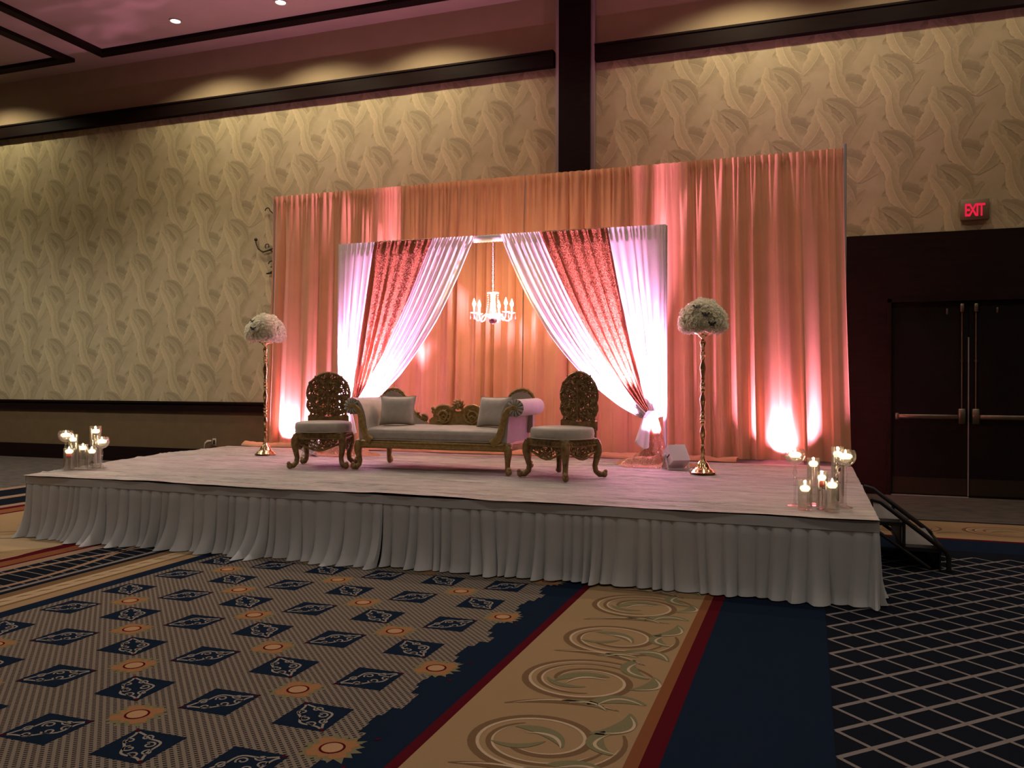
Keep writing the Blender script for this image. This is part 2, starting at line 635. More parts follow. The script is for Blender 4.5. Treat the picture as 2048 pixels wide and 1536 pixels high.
# ------------------------------------------------------------------ floor (carpet laid in bands)
fb = MB()
FM = ['field', 'navy', 'red', 'gold', 'rust', 'navyd', 'goldl', 'brown', 'tan', 'grey', 'darkmix']
fi = {n: i for i, n in enumerate(FM)}
def fq(x0, x1, y0, y1, n):
    fb.add([(x0, y0, 0), (x1, y0, 0), (x1, y1, 0), (x0, y1, 0)], [(0, 1, 2, 3)], fi[n])
bands = [(-22, -11.15, 'darkmix'), (-11.15, -10.95, 'tan'), (-10.95, -10.35, 'navyd'), (-10.35, -10.15, 'tan'), (-10.15, -9.62, 'navyd'),
         (-9.62, -9.45, 'tan'), (-9.45, -9.3, 'red'), (-9.3, -9.05, 'rust'), (-9.05, -8.98, 'red'), (-8.98, -6.72, 'goldl'), (-6.72, -6.62, 'red'), (-6.62, -6.46, 'rust'), (-6.46, -6.42, 'red'),
         (-6.42, -6.29, 'tan'), (-6.29, -5.73, 'navyd'), (-5.73, -5.68, 'grey'), (-5.68, -5.61, 'navyd'), (-5.61, -5.50, 'brown'),
         (-5.50, -5.34, 'goldl'), (-5.34, -5.305, 'brown'), (-5.305, -5.19, 'gold'), (-5.19, -5.06, 'navy'), (-5.06, -1.80, 'field'),
         (-1.80, -1.635, 'navy'), (-1.635, -1.578, 'red'), (-1.578, -0.715, 'gold'), (-0.715, -0.655, 'rust'), (-0.655, -0.575, 'red'), (-0.575, 0.11, 'navy')]
for a, b, n in bands:
    fq(a, b, YB, YW, n)
for a, b, n in [(YB, 8.75, 'navyd'), (8.75, 9.36, 'navy'), (9.36, 9.44, 'red'), (9.44, 10.55, 'gold'), (10.55, 10.62, 'navyd'), (10.62, YW, 'darkmix')]:
    fq(0.11, XR, a, b, n)
floor = fb.build('floor', [CP[n] for n in FM], smooth=False)
struct(floor, 'patterned hotel ballroom carpet in navy, taupe and gold')

# -- squares, stars and scrollwork of the field
sq, scr, star, ring, disc, frill = MB(), MB(), MB(), MB(), MB(), MB()
Z1, Z2, Z3, Z4 = 0.0006, 0.0011, 0.0016, 0.0021
SX, SY, OX, OY = 0.5315, 0.531, -1.93, 3.115

def spiral2(cx, cy, r0, r1, a0, turns, n=18, sx=1, sy=1):
    return [(cx + sx * (r0 + (r1 - r0) * i / n) * math.cos(a0 + 2 * PI * turns * i / n),
             cy + sy * (r0 + (r1 - r0) * i / n) * math.sin(a0 + 2 * PI * turns * i / n)) for i in range(n + 1)]

def motif(cx, cy, diag):
    # curling vine inside a square; diag = +1 or -1 is the diagonal that joins the stars
    c, s_ = math.cos(PI / 4 * diag), math.sin(PI / 4 * diag)
    T = lambda p: (cx + p[0] * c - p[1] * s_, cy + p[0] * s_ + p[1] * c)
    for sg in (-1, 1):
        main = []
        for i in range(21):
            t = i / 20
            x = -0.155 + 0.31 * t
            y = sg * (0.005 + 0.068 * math.sin(PI * t) ** 1.5 + 0.014 * math.sin(4 * PI * t + sg) * math.sin(PI * t))
            main.append((x, y))
        scr.ribbon2([T(p) for p in main], 0.012, Z2)
        for (qx, qy, r, a0, tr) in ((-0.075, 0.035, 0.028, 0.5, 1.0), (0.01, 0.04, 0.03, 3.4, -1.1), (0.085, 0.03, 0.026, 2.4, 1.0)):
            scr.ribbon2([T((x, sg * y)) for x, y in spiral2(qx, qy, r, 0.010, a0, tr, 14)], 0.009, Z2)

for m_ in range(-1, 8):
    for n_ in range(-6, 9):
        cx, cy = OX - SX * (m_ + .5), OY + SY * (n_ + .5)
        if -5.02 < cx < -1.85 and -0.5 < cy < 6.7:
            h = 0.138
            x0, x1 = max(cx - h, -5.06), min(cx + h, -1.8)
            sq.add([(x0, cy - h, Z1), (x1, cy - h, Z1), (x1, cy + h, Z1), (x0, cy + h, Z1)], [(0, 1, 2, 3)])
            dg = -1 if (m_ + n_) % 2 == 0 else 1
            motif(cx, cy, dg)
        if (m_ + n_) % 2 == 0:
            cx, cy = OX - SX * m_, OY + SY * n_
            if -5.0 < cx < -1.8 and -0.5 < cy < 6.7:
                rr = random.Random(m_ * 31 + n_)
                def jag(R0, R1, n, z, mb, diagext):
                    pts = []
                    for i in range(n):
                        a = 2 * PI * i / n
                        dd = abs(math.cos(2 * (a - PI / 4)))
                        r = (R1 if i % 2 else R0) * (1 + diagext * dd ** 5) * rr.uniform(.93, 1.07)
                        pts.append((cx + r * math.cos(a), cy + r * math.sin(a), z))
                    mb.add([(cx, cy, z)] + pts, [(0, 1 + i, 1 + (i + 1) % n) for i in range(n)])
                jag(0.140, 0.100, 32, .00045, frill, 0.12)
                jag(0.100, 0.080, 24, Z2, star, 0.42)
                ring.add([(cx + .058 * math.cos(2 * PI * i / 20), cy + .058 * math.sin(2 * PI * i / 20), Z3) for i in range(20)], [tuple(range(20))])
                disc.add([(cx + .047 * math.cos(2 * PI * i / 20), cy + .047 * math.sin(2 * PI * i / 20), Z4) for i in range(20)], [tuple(range(20))])
                for sgx in (-1, 1):
                    for sgy in (-1, 1):
                        px, py = cx + sgx * .145, cy + sgy * .145
                        ring.add([(px - sgx * .02, py - sgy * .02, Z3), (px + sgx * .006, py - sgy * .006, Z3), (px + sgx * .012, py + sgy * .012, Z3), (px - sgx * .006, py + sgy * .006, Z3)],
                                 [(0, 1, 2, 3) if sgx * sgy > 0 else (3, 2, 1, 0)])
# stepped edge where the field meets the navy border, both sides
for j in range(70):
    y = -0.4 + j * 0.1
    d = 0.10 * abs(math.sin((y - OY) / SY * PI)) + 0.02
    sq.add([(-1.8 - d, y, .0003), (-1.79, y, .0003), (-1.79, y + .1, .0003), (-1.8 - d, y + .1, .0003)], [(0, 1, 2, 3)])
for mb, n, c in ((sq, 'carpet_square_pattern', 'navy'), (scr, 'carpet_vine_pattern', 'vine'), (star, 'carpet_star_pattern', 'orange'), (ring, 'carpet_ring_pattern', 'red'), (disc, 'carpet_disc_pattern', 'disc'), (frill, 'carpet_frill_pattern', 'olive')):
    tag(mb.build(n, CP[c], floor, smooth=False), None, kind='stuff')

# -- gold runner scrolls
gb, gc, gl = MB(), MB(), MB()
def scroll_at(cx, cy, R, flip, sx=1.0):
    a0 = PI * 0.15
    def sp(off, w_, mb, z, t0=0.0, t1=1.0):
        pts, ws = [], []
        n = 60
        for i in range(n + 1):
            t = t0 + (t1 - t0) * i / n
            r = R * (1.0 - 0.60 * t) + off
            a = a0 + flip * 2 * PI * 1.45 * t
            pts.append((cx + sx * 1.02 * r * math.cos(a), cy + r * 0.93 * math.sin(a)))
            ws.append(w_ * (0.25 + 0.75 * math.sin(PI * i / n) ** .6))
        mb.ribbon2(pts, ws, z)
    sp(0, 0.052, gb, Z1)
    sp(-0.02, 0.017, gc, Z2, 0.05, 0.95)
    sp(-0.07, 0.030, gb, Z1, 0.05, 0.5)
    sp(-0.085, 0.012, gc, Z2, 0.1, 0.45)
def crescent(cx, cy, L, wd, ang, bend, mb, z):
    pts, ws = [], []
    for i in range(13):
        t = i / 12 - .5
        x, y = L * t, bend * (1 - 4 * t * t)
        pts.append((cx + x * math.cos(ang) - y * math.sin(ang), cy + x * math.sin(ang) + y * math.cos(ang)))
        ws.append(wd * math.sin(PI * (i + .2) / 12.4) ** .8 + .002)
    mb.ribbon2(pts, ws, z)
for j in range(10):
    cy = 5.80 - 0.765 * (j - 1)
    if cy > 6.9 or cy < -0.6:
        continue
    fl = 1 if j % 2 else -1
    scroll_at(-1.115, cy, 0.375, fl)
    crescent(-1.13, cy + .02, .30, .08, .5 * fl, .06, gl, Z3)
    crescent(-1.20, cy - .05, .24, .04, -.3 * fl, -.05, gl, Z3)
    crescent(-1.10, cy - .01, .22, .018, .5 * fl, .06, gc, Z4)
    for (dx, dy, L, wd, an, bd) in ((.27, .27, .28, .07, 2.0, .07), (.31, .06, .22, .06, 1.2, -.06), (.25, -.27, .26, .075, .3, .07), (.10, -.33, .22, .04, -.2, .04)):
        crescent(-1.13 + dx, cy + dy, L * 1.1, wd * 1.35, an * fl, bd, gl, Z3)
        crescent(-1.13 + dx + .02, cy + dy - .01, L * .9, .014, an * fl, bd * 1.3, gc, Z4)
    crescent(-1.13, cy - .385, .56, .055, .15 * fl, .07, gb, Z2)
    crescent(-1.12, cy - .375, .5, .014, .15 * fl, .08, gc, Z3)
# the same scrolls on the gold cross band beyond the steps
for j in range(7):
    cx = 0.9 + j * 1.05
    a_ = MB()
    scroll_at(cx, 10.0, 0.36, 1 if j % 2 else -1, 1.25)
    crescent(cx, 10.0, .3, .06, .4, .05, gl, Z3)
    crescent(cx + .5, 9.75, .3, .06, .4, .06, gl, Z3)
tag(gb.build('carpet_scroll_pattern', CP['brown'], floor, smooth=False), None, kind='stuff')
tag(gc.build('carpet_cream_pattern', CP['cream'], floor, smooth=False), None, kind='stuff')  # cream lines of the carpet design along scrolls and leaves
tag(gl.build('carpet_foliage_pattern', CP['olive'], floor, smooth=False), None, kind='stuff')

# -- diagonal lattice on the right
lt = MB()
PX = 0.285
def latline(x0, y0, x1, y1):
    up_ = y1 > y0
    lt.ribbon2([(x0, y0), (x1, y1)], 0.027 if up_ else 0.020, Z1 if up_ else Z2)
YL0, YL1, XL0 = 3.62, 8.46, 0.12
for j in range(-30, 60):
    c0 = YL0 + 0.14 + PX * j
    # rising lines y = c0 + (x - XL0)
    xa, xb = XL0, XR
    ya, yb = c0, c0 + (XR - XL0)
    if ya < YL0:
        xa, ya = XL0 + (YL0 - c0), YL0
    if yb > YL1:
        xb, yb = XL0 + (YL1 - c0), YL1
    if xb - xa > 0.05:
        latline(xa, ya, xb, yb)
    ya, yb = c0, c0 - (XR - XL0)
    xa, xb = XL0, XR
    if ya > YL1:
        xa, ya = XL0 + (c0 - YL1), YL1
    if yb < YL0:
        xb, yb = XL0 + (c0 - YL0), YL0
    if xb - xa > 0.05:
        latline(xa, ya, xb, yb)
tag(lt.build('carpet_lattice_pattern', CP['grey'], floor, smooth=False), None, kind='stuff')

# -- left border: crossing tan curves, thin grid, gold leaves
tl, tg, tw = MB(), MB(), MB()
for ph in (0.0, PI):
    pts = [(-6.0 + 0.19 * math.cos((y - 4.9) * 1.35 + ph), y) for y in [1.0 + .1 * i for i in range(60)]]
    tl.ribbon2(pts, 0.055, Z2)
for i in range(44):
    y = 1.5 + .125 * i
    tg.ribbon2([(-6.28, y + .05), (-5.74, y - .05)], 0.012, Z1)
for i in range(30):
    y = 2.0 + i * .17
    crescent(-5.42, y, .11, .014, 1.2, .012, tw, Z2)
for (pts) in ([(-8.97, 5.2), (-7.6, 6.4), (-8.97, 8.2)], [(-6.74, 3.6), (-7.4, 5.3), (-6.74, 6.0)], [(-8.9, 2.5), (-7.9, 4.4), (-8.9, 5.0)]):
    tw2 = MB()
    tw2.add([(x, y, Z1) for x, y in pts], [(0, 1, 2)])
    tag(tw2.build('carpet_wedge_pattern', CP['gold'], floor, smooth=False), None, kind='stuff')
for i in range(7):
    a = 4.6 + i * .62
    crescent(-7.7 + .25 * math.sin(i * 2.1), a, 1.5, .035, .55 + .1 * math.sin(i), .08, tw, Z2)
wv = MB()
pts = [(-6.72 - 0.05 * math.sin(y * 4.2) - .02 * math.sin(y * 9), y) for y in [2 + .06 * i for i in range(90)]]
wv.ribbon2(pts, 0.10, Z1)
tag(wv.build('carpet_wave_pattern', CP['red'], floor, smooth=False), None, kind='stuff')
for yy in (0,):
    pts = [(-10.35 - 0.12 * math.sin(y * 1.3), y) for y in [6 + .1 * i for i in range(60)]]
    tl.ribbon2(pts, 0.06, Z2)
tag(tl.build('carpet_ribbon_pattern', CP['tan'], floor, smooth=False), None, kind='stuff')
tag(tg.build('carpet_grid_pattern', CP['grey'], floor, smooth=False), None, kind='stuff')
tag(tw.build('carpet_vein_pattern', CP['brown'], floor, smooth=False), None, kind='stuff')

# ------------------------------------------------------------------ walls
def wall_box(name, x0, x1, y0, y1, z0, z1, m_, label=None):
    o = MB().box(x0, x1, y0, y1, z0, z1).build(name, m_, smooth=False)
    return struct(o, label)

wall_back = wall_box('wall_back', XL, XR, YW, YW + .2, 0, ZC, 'plaster', 'tall back wall of the ballroom')
wall_left = wall_box('wall_left', XL - .2, XL, YB, YW + .2, 0, ZC, 'plaster', 'far left wall of the ballroom')
wall_right = wall_box('wall_right', XR, XR + .2, YB, YW + .2, 0, ZC, 'plaster', 'right wall of the ballroom')
wall_rear = wall_box('wall_rear', XL, XR, YB - .2, YB, 0, ZC, 'plaster', 'wall behind the viewer')
ceiling = MB().box(XL, XR, YB, YW, ZC, ZC + .2).build('ceiling', 'ceiling', smooth=False)
struct(ceiling, 'plain beige ballroom ceiling')

# wallpaper sheets between rail and dado, leaves printed on them
CX0, CX1 = -3.767, -3.263          # dark column
wp = MB()
wp.box(XL, CX0 - .09, YW - .004, YW, 1.19, ZT0)
wp.box(CX1 + .07, XR, YW - .004, YW, 3.66, ZT0)
wp.build('wallpaper', 'wallpaper', wall_back, smooth=False)
wn = MB()
wn.box(XL, 0.45, YW - .012, YW, 0.0, 1.0)
wn.build('wainscot', 'wain', wall_back, smooth=False)

lf = MB()
def leaf_print(bx, bz, tx, tz, bend, wd, layer, tone, xmin, xmax, zmin, zmax):
    n = 16
    dx, dz = tx - bx, tz - bz
    L = math.hypot(dx, dz)
    nx, nz = -dz / L, dx / L
    cl = lambda x, z: (min(max(x, xmin), xmax), YW - 0.0046 - 0.00035 * layer, min(max(z, zmin), zmax))
    mid, lo, ro = [], [], []
    for i in range(n + 1):
        t = i / n
        b = bend * 4 * t * (1 - t)
        mx, mz = bx + dx * t + nx * b, bz + dz * t + nz * b
        wl = wd * (math.sin(PI * min(1, t * .93 + .05)) ** .55) * (1.0, .97, .86)[i % 3]
        mid.append((mx, mz))
        k_ = .03 * (1 if i % 2 else 0)
        lo.append((mx + nx * wl + dx * k_, mz + nz * wl + dz * k_))
        ro.append((mx - nx * wl + dx * k_, mz - nz * wl + dz * k_))
    base = (0.47, 0.40, 0.245)
    def tint(f, g=1.0):
        return (base[0] * f, base[1] * f * g, base[2] * f * g * g)
    rw = 0.008
    for side, arr, f in ((1, lo, tone * 1.07), (-1, ro, tone * 0.91)):
        o = len(lf.v)
        vs = []
        for i in range(n + 1):
            vs += [cl(*mid[i]), cl(mid[i][0] + (arr[i][0] - mid[i][0]) * .55, mid[i][1] + (arr[i][1] - mid[i][1]) * .55), cl(*arr[i])]
        fs = []
        for i in range(n):
            for q_ in range(2):
                a = i * 3 + q_
                fs.append((a, a + 1, a + 4, a + 3) if side > 0 else (a + 3, a + 4, a + 1, a))
        lf.add(vs, fs)
        for i in range(n + 1):
            j_ = 1.0 if i % 2 else .965
            lf.c += [tint(f * .90), tint(f * .98 * j_), tint(f * 1.13 * j_)]
    o = len(lf.v)
    vs, fs = [], []
    for i in range(n + 1):
        ww = rw * (1 - .7 * i / n)
        for sg in (1, -1):
            p = cl(mid[i][0] + nx * ww * sg, mid[i][1] + nz * ww * sg)
            vs.append((p[0], p[1] - .0003, p[2]))
    for i in range(n):
        fs.append((2 * i, 2 * i + 1, 2 * i + 3, 2 * i + 2))
    lf.add(vs, fs)
    lf.c += [tint(tone * 1.16)] * (2 * (n + 1))

LEAVES = [  # bx, bz, tx, tz, bend, width, tone
    (.10, -.22, -.52, .00, -.14, .135, .82), (.46, -.10, -.04, .16, -.15, .14, .88),
    (-.10, -.34, .16, .38, -.12, .155, 1.02), (.36, -.56, .74, .10, .12, .155, .96),
    (.40, -.42, .10, .22, -.05, .12, 1.10), (-.14, -.30, -.40, .34, .08, .115, 1.08),
    (.62, -.06, .22, .34, -.10, .105, .84)]
def paper(x0, x1, z0, z1):
    j = 0
    for a in range(int((x0 - 1) / .745), int((x1 + 1) / .745) + 1):
        for b in range(-1, 9):
            cx, cz = a * .745, 1.0 + b * 1.08 + (.54 if a % 2 else 0)
            for q_, (bx, bz, tx, tz, bend, wd, tone) in enumerate(LEAVES):
                X0, X1 = cx + min(bx, tx) - .15, cx + max(bx, tx) + .15
                if X1 < x0 or X0 > x1 or cz + max(bz, tz) + .15 < z0 or cz + min(bz, tz) - .15 > z1:
                    continue
                leaf_print(cx + bx, cz + bz, cx + tx, cz + tz, bend, wd, q_ * 2 + (a % 2), tone, x0, x1, z0, z1)
paper(-17.2, CX0 - .09, 1.19, ZT0)
paper(CX1 + .07, 5.2, 3.66, ZT0)
tag(lf.build('wallpaper_leaf_print', 'leaf', wall_back, smooth=False), 'tone on tone banana leaf print', kind='stuff')

# dark mouldings
t1 = MB()
t1.box(XL, CX0 - .10, YW - .13, YW, ZT0, ZT1)
t1.box(XL, CX0 - .10, YW - .15, YW, ZT1 - .03, ZT1)
struct(t1.build('trim_1', 'dkwood', smooth=False), 'dark wood picture rail left of the column')
t2 = MB()
t2.box(CX1 + .075, XR, YW - .13, YW, ZT0, ZT1)
t2.box(CX1 + .075, XR, YW - .15, YW, ZT1 - .03, ZT1)
struct(t2.build('trim_2', 'dkwood', smooth=False), 'dark wood picture rail right of the column')
t3 = MB()
t3.box(XL, 0.45, YW - .05, YW, 1.0, 1.19)
t3.box(XL, 0.45, YW - .075, YW, 1.155, 1.19)
struct(t3.build('trim_3', 'dkwood', smooth=False), 'dark wood chair rail along the back wall')
struct(MB().box(XL, 0.45, YW - .03, YW, 0, .29).build('baseboard_back', 'dkwood', smooth=False), 'dark wood baseboard along the back wall')
# column
struct(MB().box(CX0, CX1, YW - .16, YW, 0, ZC).build('trim_4', 'dkwood', smooth=False), 'dark wood column from floor to ceiling')
ce = MB()
ce.box(CX0 - .035, CX0, YW - .10, YW, 0, ZC)
ce.box(CX0 - .085, CX0 - .045, YW - .05, YW, 0, ZC)
ce.box(CX1, CX1 + .065, YW - .08, YW, 0, ZC)
struct(ce.build('trim_5', 'alu', smooth=False), 'pale grey edging beside the dark column')

# ceiling mouldings: two frames of dark wood
def frame(name, x0, x1, y0, y1, label):
    b = MB()
    z0, wd = ZC - .07, .20
    b.box(x0, x1, y1 - wd, y1, z0, ZC)
    b.box(x0, x1, y0, y0 + wd, z0, ZC)
    b.box(x0, x0 + wd, y0 + wd, y1 - wd, z0, ZC)
    b.box(x1 - wd, x1, y0 + wd, y1 - wd, z0, ZC)
    struct(b.build(name, 'dkwood', smooth=False), label)
frame('trim_6', -12.75, 6.0, 3.0, 12.38, 'dark wood ceiling frame above the stage')
frame('trim_7', -20.5, -13.43, 3.0, 12.38, 'dark wood ceiling frame at far left')
# downlights
def downlight(x, y, label, power, size, blend, group, col=WARM):
    t = thing('recessed_downlight', label, 'ceiling light', (x, y, ZC), 0, group)
    MB().lathe([(.115, -.004), (.115, -.012), (.085, -.012), (.080, -.002)], 24, caps=False).build('trim_ring', 'ivory', t)
    MB().lathe([(.0, -.006), (.079, -.006)], 24, caps=False).build('glowing_lens', 'lamp', t)
    spot('downlight_lamp', (0, 0, -.03), (0, 0, -1), power, col, size, blend, .07, t)
    return t
for x, l in ((-15.9, 'recessed ceiling light at far left outside the frame'), (-10.37, 'left of the two glowing recessed ceiling lights in view'), (-8.22, 'right of the two glowing recessed ceiling lights in view'),
             (-6.05, 'recessed ceiling light just left of the column'), (-0.95, 'recessed ceiling light just right of the column'), (1.2, 'recessed ceiling light above the exit doors'), (3.35, 'recessed ceiling light at far right by the back wall')):
    downlight(x, 11.66, l, WALL_W * (.35 if x > 0 else 1.0), 140, .42, 'recessed lights along the back wall', (1.0, 0.86, 0.55))
n_ = 0
for y in (8.6, 4.2, -0.5, -5.5):  # stage row is unseen, added to brighten the back wall and stage
    for x in (-16.5, -11.0, -5.5, 0.0, 5.0):
        n_ += 1
        downlight(x, y, 'recessed room light, %s row, %s' % ({8.6: 'added unseen stage', 4.2: 'over the near carpet', -0.5: 'just behind the viewer', -5.5: 'rearmost ceiling'}[y], {-16.5: 'farthest left', -11.0: 'second from left', -5.5: 'middle of five', 0.0: 'second from right', 5.0: 'farthest right'}[x]), ROOM_W * (4.2 if x < -8 and y > 8 else 1.0), 120, .6, 'room grid of recessed ceiling lights', (1.0, 0.89, 0.76))

# ------------------------------------------------------------------ doors at right
XD0, XS, XD1 = 1.09, 2.06, 3.03
surr = MB()
surr.box(0.50, XD0, YW - .10, YW, 0, 3.66)
surr.box(XD1, 5.2, YW - .10, YW, 0, 3.66)
surr.box(XD0, XD1, YW - .10, YW, 2.70, 3.66)
surr.box(XD0 - .05, XD0, YW - .125, YW - .10, 0, 2.75)
surr.box(XD1, XD1 + .05, YW - .125, YW - .10, 0, 2.75)
surr.box(XD0 - .05, XD1 + .05, YW - .125, YW - .10, 2.70, 2.75)
struct(surr.build('trim_8', 'dkwood', smooth=False), 'dark wood panelled surround of the exit doors')
def door(name, x0, x1, hinge_left, label):
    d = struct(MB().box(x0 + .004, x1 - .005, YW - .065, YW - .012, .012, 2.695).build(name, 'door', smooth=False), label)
    MB().box(x0 + .02, x1 - .02, YW - .070, YW - .064, .03, .255).build('kick_plate', 'bronzeplate', d, smooth=False)
    xe = x1 - .085 if hinge_left else x0 + .085
    lat = MB()
    lat.box(xe - .045, xe + .045, YW - .13, YW - .065, 1.01, 1.22, .012)
    lat.build('latch_case', 'steel', d)
    bar = MB()
    b0, b1 = (x0 + .05, xe - .045) if hinge_left else (xe + .045, x1 - .05)
    bar.box(b0, b1, YW - .125, YW - .10, 1.075, 1.135, .008)
    bar.box(b0, b0 + .05, YW - .13, YW - .065, 1.06, 1.15, .008) if hinge_left else bar.box(b1 - .05, b1, YW - .13, YW - .065, 1.06, 1.15, .008)
    bar.build('panic_bar', 'steel', d)
    rod = MB()
    xr = xe
    rod.tube([(xr, YW - .095, 1.21), (xr, YW - .095, 2.56)], .009, 8)
    rod.box(xr - .012, xr + .012, YW - .105, YW - .065, 1.86, 1.89)
    rod.build('latch_rod', 'steel', d)
    MB().box(xr - .024, xr + .024, YW - .12, YW - .065, 2.54, 2.66, .008).build('top_latch', 'steel', d)
    xs = (x0 + x1) / 2 + (.22 if hinge_left else -.14)
    MB().box(xs - .012, xs + .012, YW - .075, YW - .064, 2.52, 2.60, .004).build('door_bracket', 'steel', d)
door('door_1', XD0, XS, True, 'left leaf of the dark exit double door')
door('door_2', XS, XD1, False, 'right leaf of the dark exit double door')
struct(MB().box(XS - .008, XS + .006, YW - .072, YW - .06, 0.02, 2.2).build('trim_9', 'alu', smooth=False), 'thin metal astragal where the two doors meet')
struct(MB().box(XD0, XS, YW - .12, YW - .03, 0, .010).build('trim_10', 'alu', smooth=False), 'metal threshold under the doors')

# exit sign
t = thing('exit_sign', 'glowing red EXIT sign on the wallpaper above the dark doors', 'sign', (2.13, YW, 3.80))
MB().box(-.175, .175, -.075, -.012, 0.0, .29, .012).build('sign_case', 'exitbody', t)
MB().box(-.06, .06, -.016, -.004, .08, .20).build('wall_plate', 'exitbody', t)
for i, ch in enumerate('EXIT'):
    fc = bpy.data.curves.new('letter', 'FONT')
    fc.body = ch
    fc.size = .235
    fc.extrude = .002
    fc.offset = .006
    fc.align_x = 'CENTER'
    fc.materials.append(MT['red'])
    tmp = bpy.data.objects.new('letter_outline', fc)
    lm = bpy.data.meshes.new_from_object(tmp)
    bpy.data.objects.remove(tmp)
    fo = bpy.data.objects.new('letter', lm)
    COL.objects.link(fo)
    fo.parent = t
    fo.rotation_euler = (PI / 2, 0, 0)
    fo.scale = (.62, 1, 1)
    fo.location = (-.092 + [0, .066, .121, .172][i] + .0, -.078, .058)

# wall outlet with a plugged cord
t = thing('wall_outlet', 'pale wall outlet low on the brown wall with a white plug', 'outlet', (-10.55, YW - .012, .36))
MB().box(-.045, .045, -.012, 0, 0, .14, .006).build('cover_plate', 'ivory', t)
MB().box(-.02, .02, -.016, -.010, .03, .11).build('socket', 'dark_slot', t)
MB().tube([(-.03, -.05, .09), (-.09, -.08, .085), (-.13, -.09, .05), (-.15, -.09, -.02), (-.16, -.08, -.07)], [.02, .028, .026, .02, .014], 8).build('plug_and_cord', 'ivory', t)

# wrought iron wall ornament, half hidden by the drape
t = thing('wall_scroll_ornament', 'wrought iron scroll ornament on the wall behind the left drape edge', 'wall decor', (-9.08, YW - .004, 3.45))
def arc(cx, cz, r, a0, a1, n=16):
    return [(cx + r * math.cos(a0 + (a1 - a0) * i / n), -.05, cz + r * math.sin(a0 + (a1 - a0) * i / n)) for i in range(n + 1)]
MB().tube([(0, -.05, 0), (0, -.05, 1.4)], .014, 8).build('stem', 'iron', t)
for sg in (-1, 1):
    def mir(pts):
        return [(sg * x, y, z) for x, y, z in pts]
    b = MB()
    b.tube(mir(arc(.28, .32, .22, -PI * .5, -PI * 1.42)), .013, 6)
    b.tube(mir([(.03, -.05, .10), (.28, -.05, .10)]), .013, 6)
    b.tube(mir(arc(.18, .27, .055, 0, 5.0)), .010, 6)
    b.tube(mir([(.12, -.05, .56), (.25, -.05, .52), (.36, -.05, .50), (.46, -.05, .56), (.50, -.05, .64), (.515, -.05, .70)]), .013, 6)
    b.tube(mir(arc(.27, .60, .04, -1.0, 3.8)), .009, 6)
    b.tube(mir(arc(.17, .98, .12, PI * .6, PI * 1.4)), .012, 6)
    b.tube(mir(arc(.26, 1.25, .05, 0, PI * 1.0)), .010, 6)
    b.tube(mir([(.21, -.05, 1.25), (.15, -.05, 1.2), (0, -.05, 1.05)]), .010, 6)
    b.build('scroll_arm', 'iron', t)
    MB().sphere((sg * .515, -.05, .735), .032, 8, 6).build('bud_finial', 'iron', t)
MB().box(-.03, .03, -.05, 0, .5, .7).build('wall_mount', 'iron', t)

# ------------------------------------------------------------------ stage
SXR, SYF, SYB = 0.44, 6.37, 11.05
def stage_left(y):
    if y < 8.9:
        return -7.54 + (-8.12 + 7.54) * (y - SYF) / (8.9 - SYF)
    return -8.12
t = thing('stage_platform', 'low rectangular stage platform under the cream cloth', 'stage', (0, 0, 0))
sd = MB()
ol = [(-7.54, SYF), (SXR, SYF), (SXR, SYB), (-8.12, SYB), (-8.12, 8.9)]
sd.prism(ol, 'z', ST - .06, ST - .002)
sd.build('deck', 'deck', t, smooth=False)
for i, x in enumerate((-7.3, -4.9, -2.5, -.1, .3)):
    for y in (6.7, 8.7, 10.8):
        MB().box(x - .04, x + .04, y - .04, y + .04, 0, ST - .06).build('leg', 'black', t, smooth=False)

# cream cloth strips on the deck
def strip(name, y0, y1, z, seed, label, front_curl=0.0, xr=SXR):
    ns = [smooth_noise(seed + i, 6, 1.1) for i in range(4)]
    rr = random.Random(seed)
    folds = [(rr.uniform(y0 + .1, y1 - .1), rr.uniform(-7.5, -1), rr.uniform(1.2, 3.5), rr.uniform(.004, .012), rr.uniform(.010, .022), rr.uniform(-.06, .06)) for _ in range(26)]
    def fn(u, v):
        y = y0 + (y1 - y0) * v
        xa = stage_left(y) - .03
        xb = xr + .03
        x = xa + (xb - xa) * u
        yy = y + .012 * ns[0](x * 2.2) * (1 if v in (0, 1) else .4)
        zz = z + .003 * ns[1](x * 3 + y * 5) + .0025 * ns[2](y * 14 + x)
        for fy, fx, L, h, sg, sl in folds:
            dx = (x - fx) / L
            if abs(dx) < 1:
                d = (y - fy - sl * dx) / sg
                zz += h * math.exp(-d * d) * (1 - dx * dx)
        if front_curl and v < .12:
            c = max(0, ns[3](x * .9) * .5 + .5) ** 2
            win = max(0, min(1, (x + 6.9) / .8)) * max(0, min(1, (-0.9 - x) / .8))
            zz += front_curl * c * win * (1 - v / .12) ** 1.5
        if front_curl and v > .965:
            zz += .020 * (v - .965) / .035 * (.6 + .4 * ns[3](x * 1.7))
        return (x, yy, max(zz, ST + .0005))
    b = MB().grid(fn, 190, 150)
    return tag(b.build(name, 'velvetcloth'), label, 'cloth', 'cream cloth strips on the stage')
strip('stage_cloth', 6.335, 8.36, ST + .006, 11, 'front strip of crushed cream cloth covering the stage', .012)
strip('stage_cloth', 8.30, 10.30, ST + .004, 23, 'back strip of crushed cream cloth under the drapes', 0)

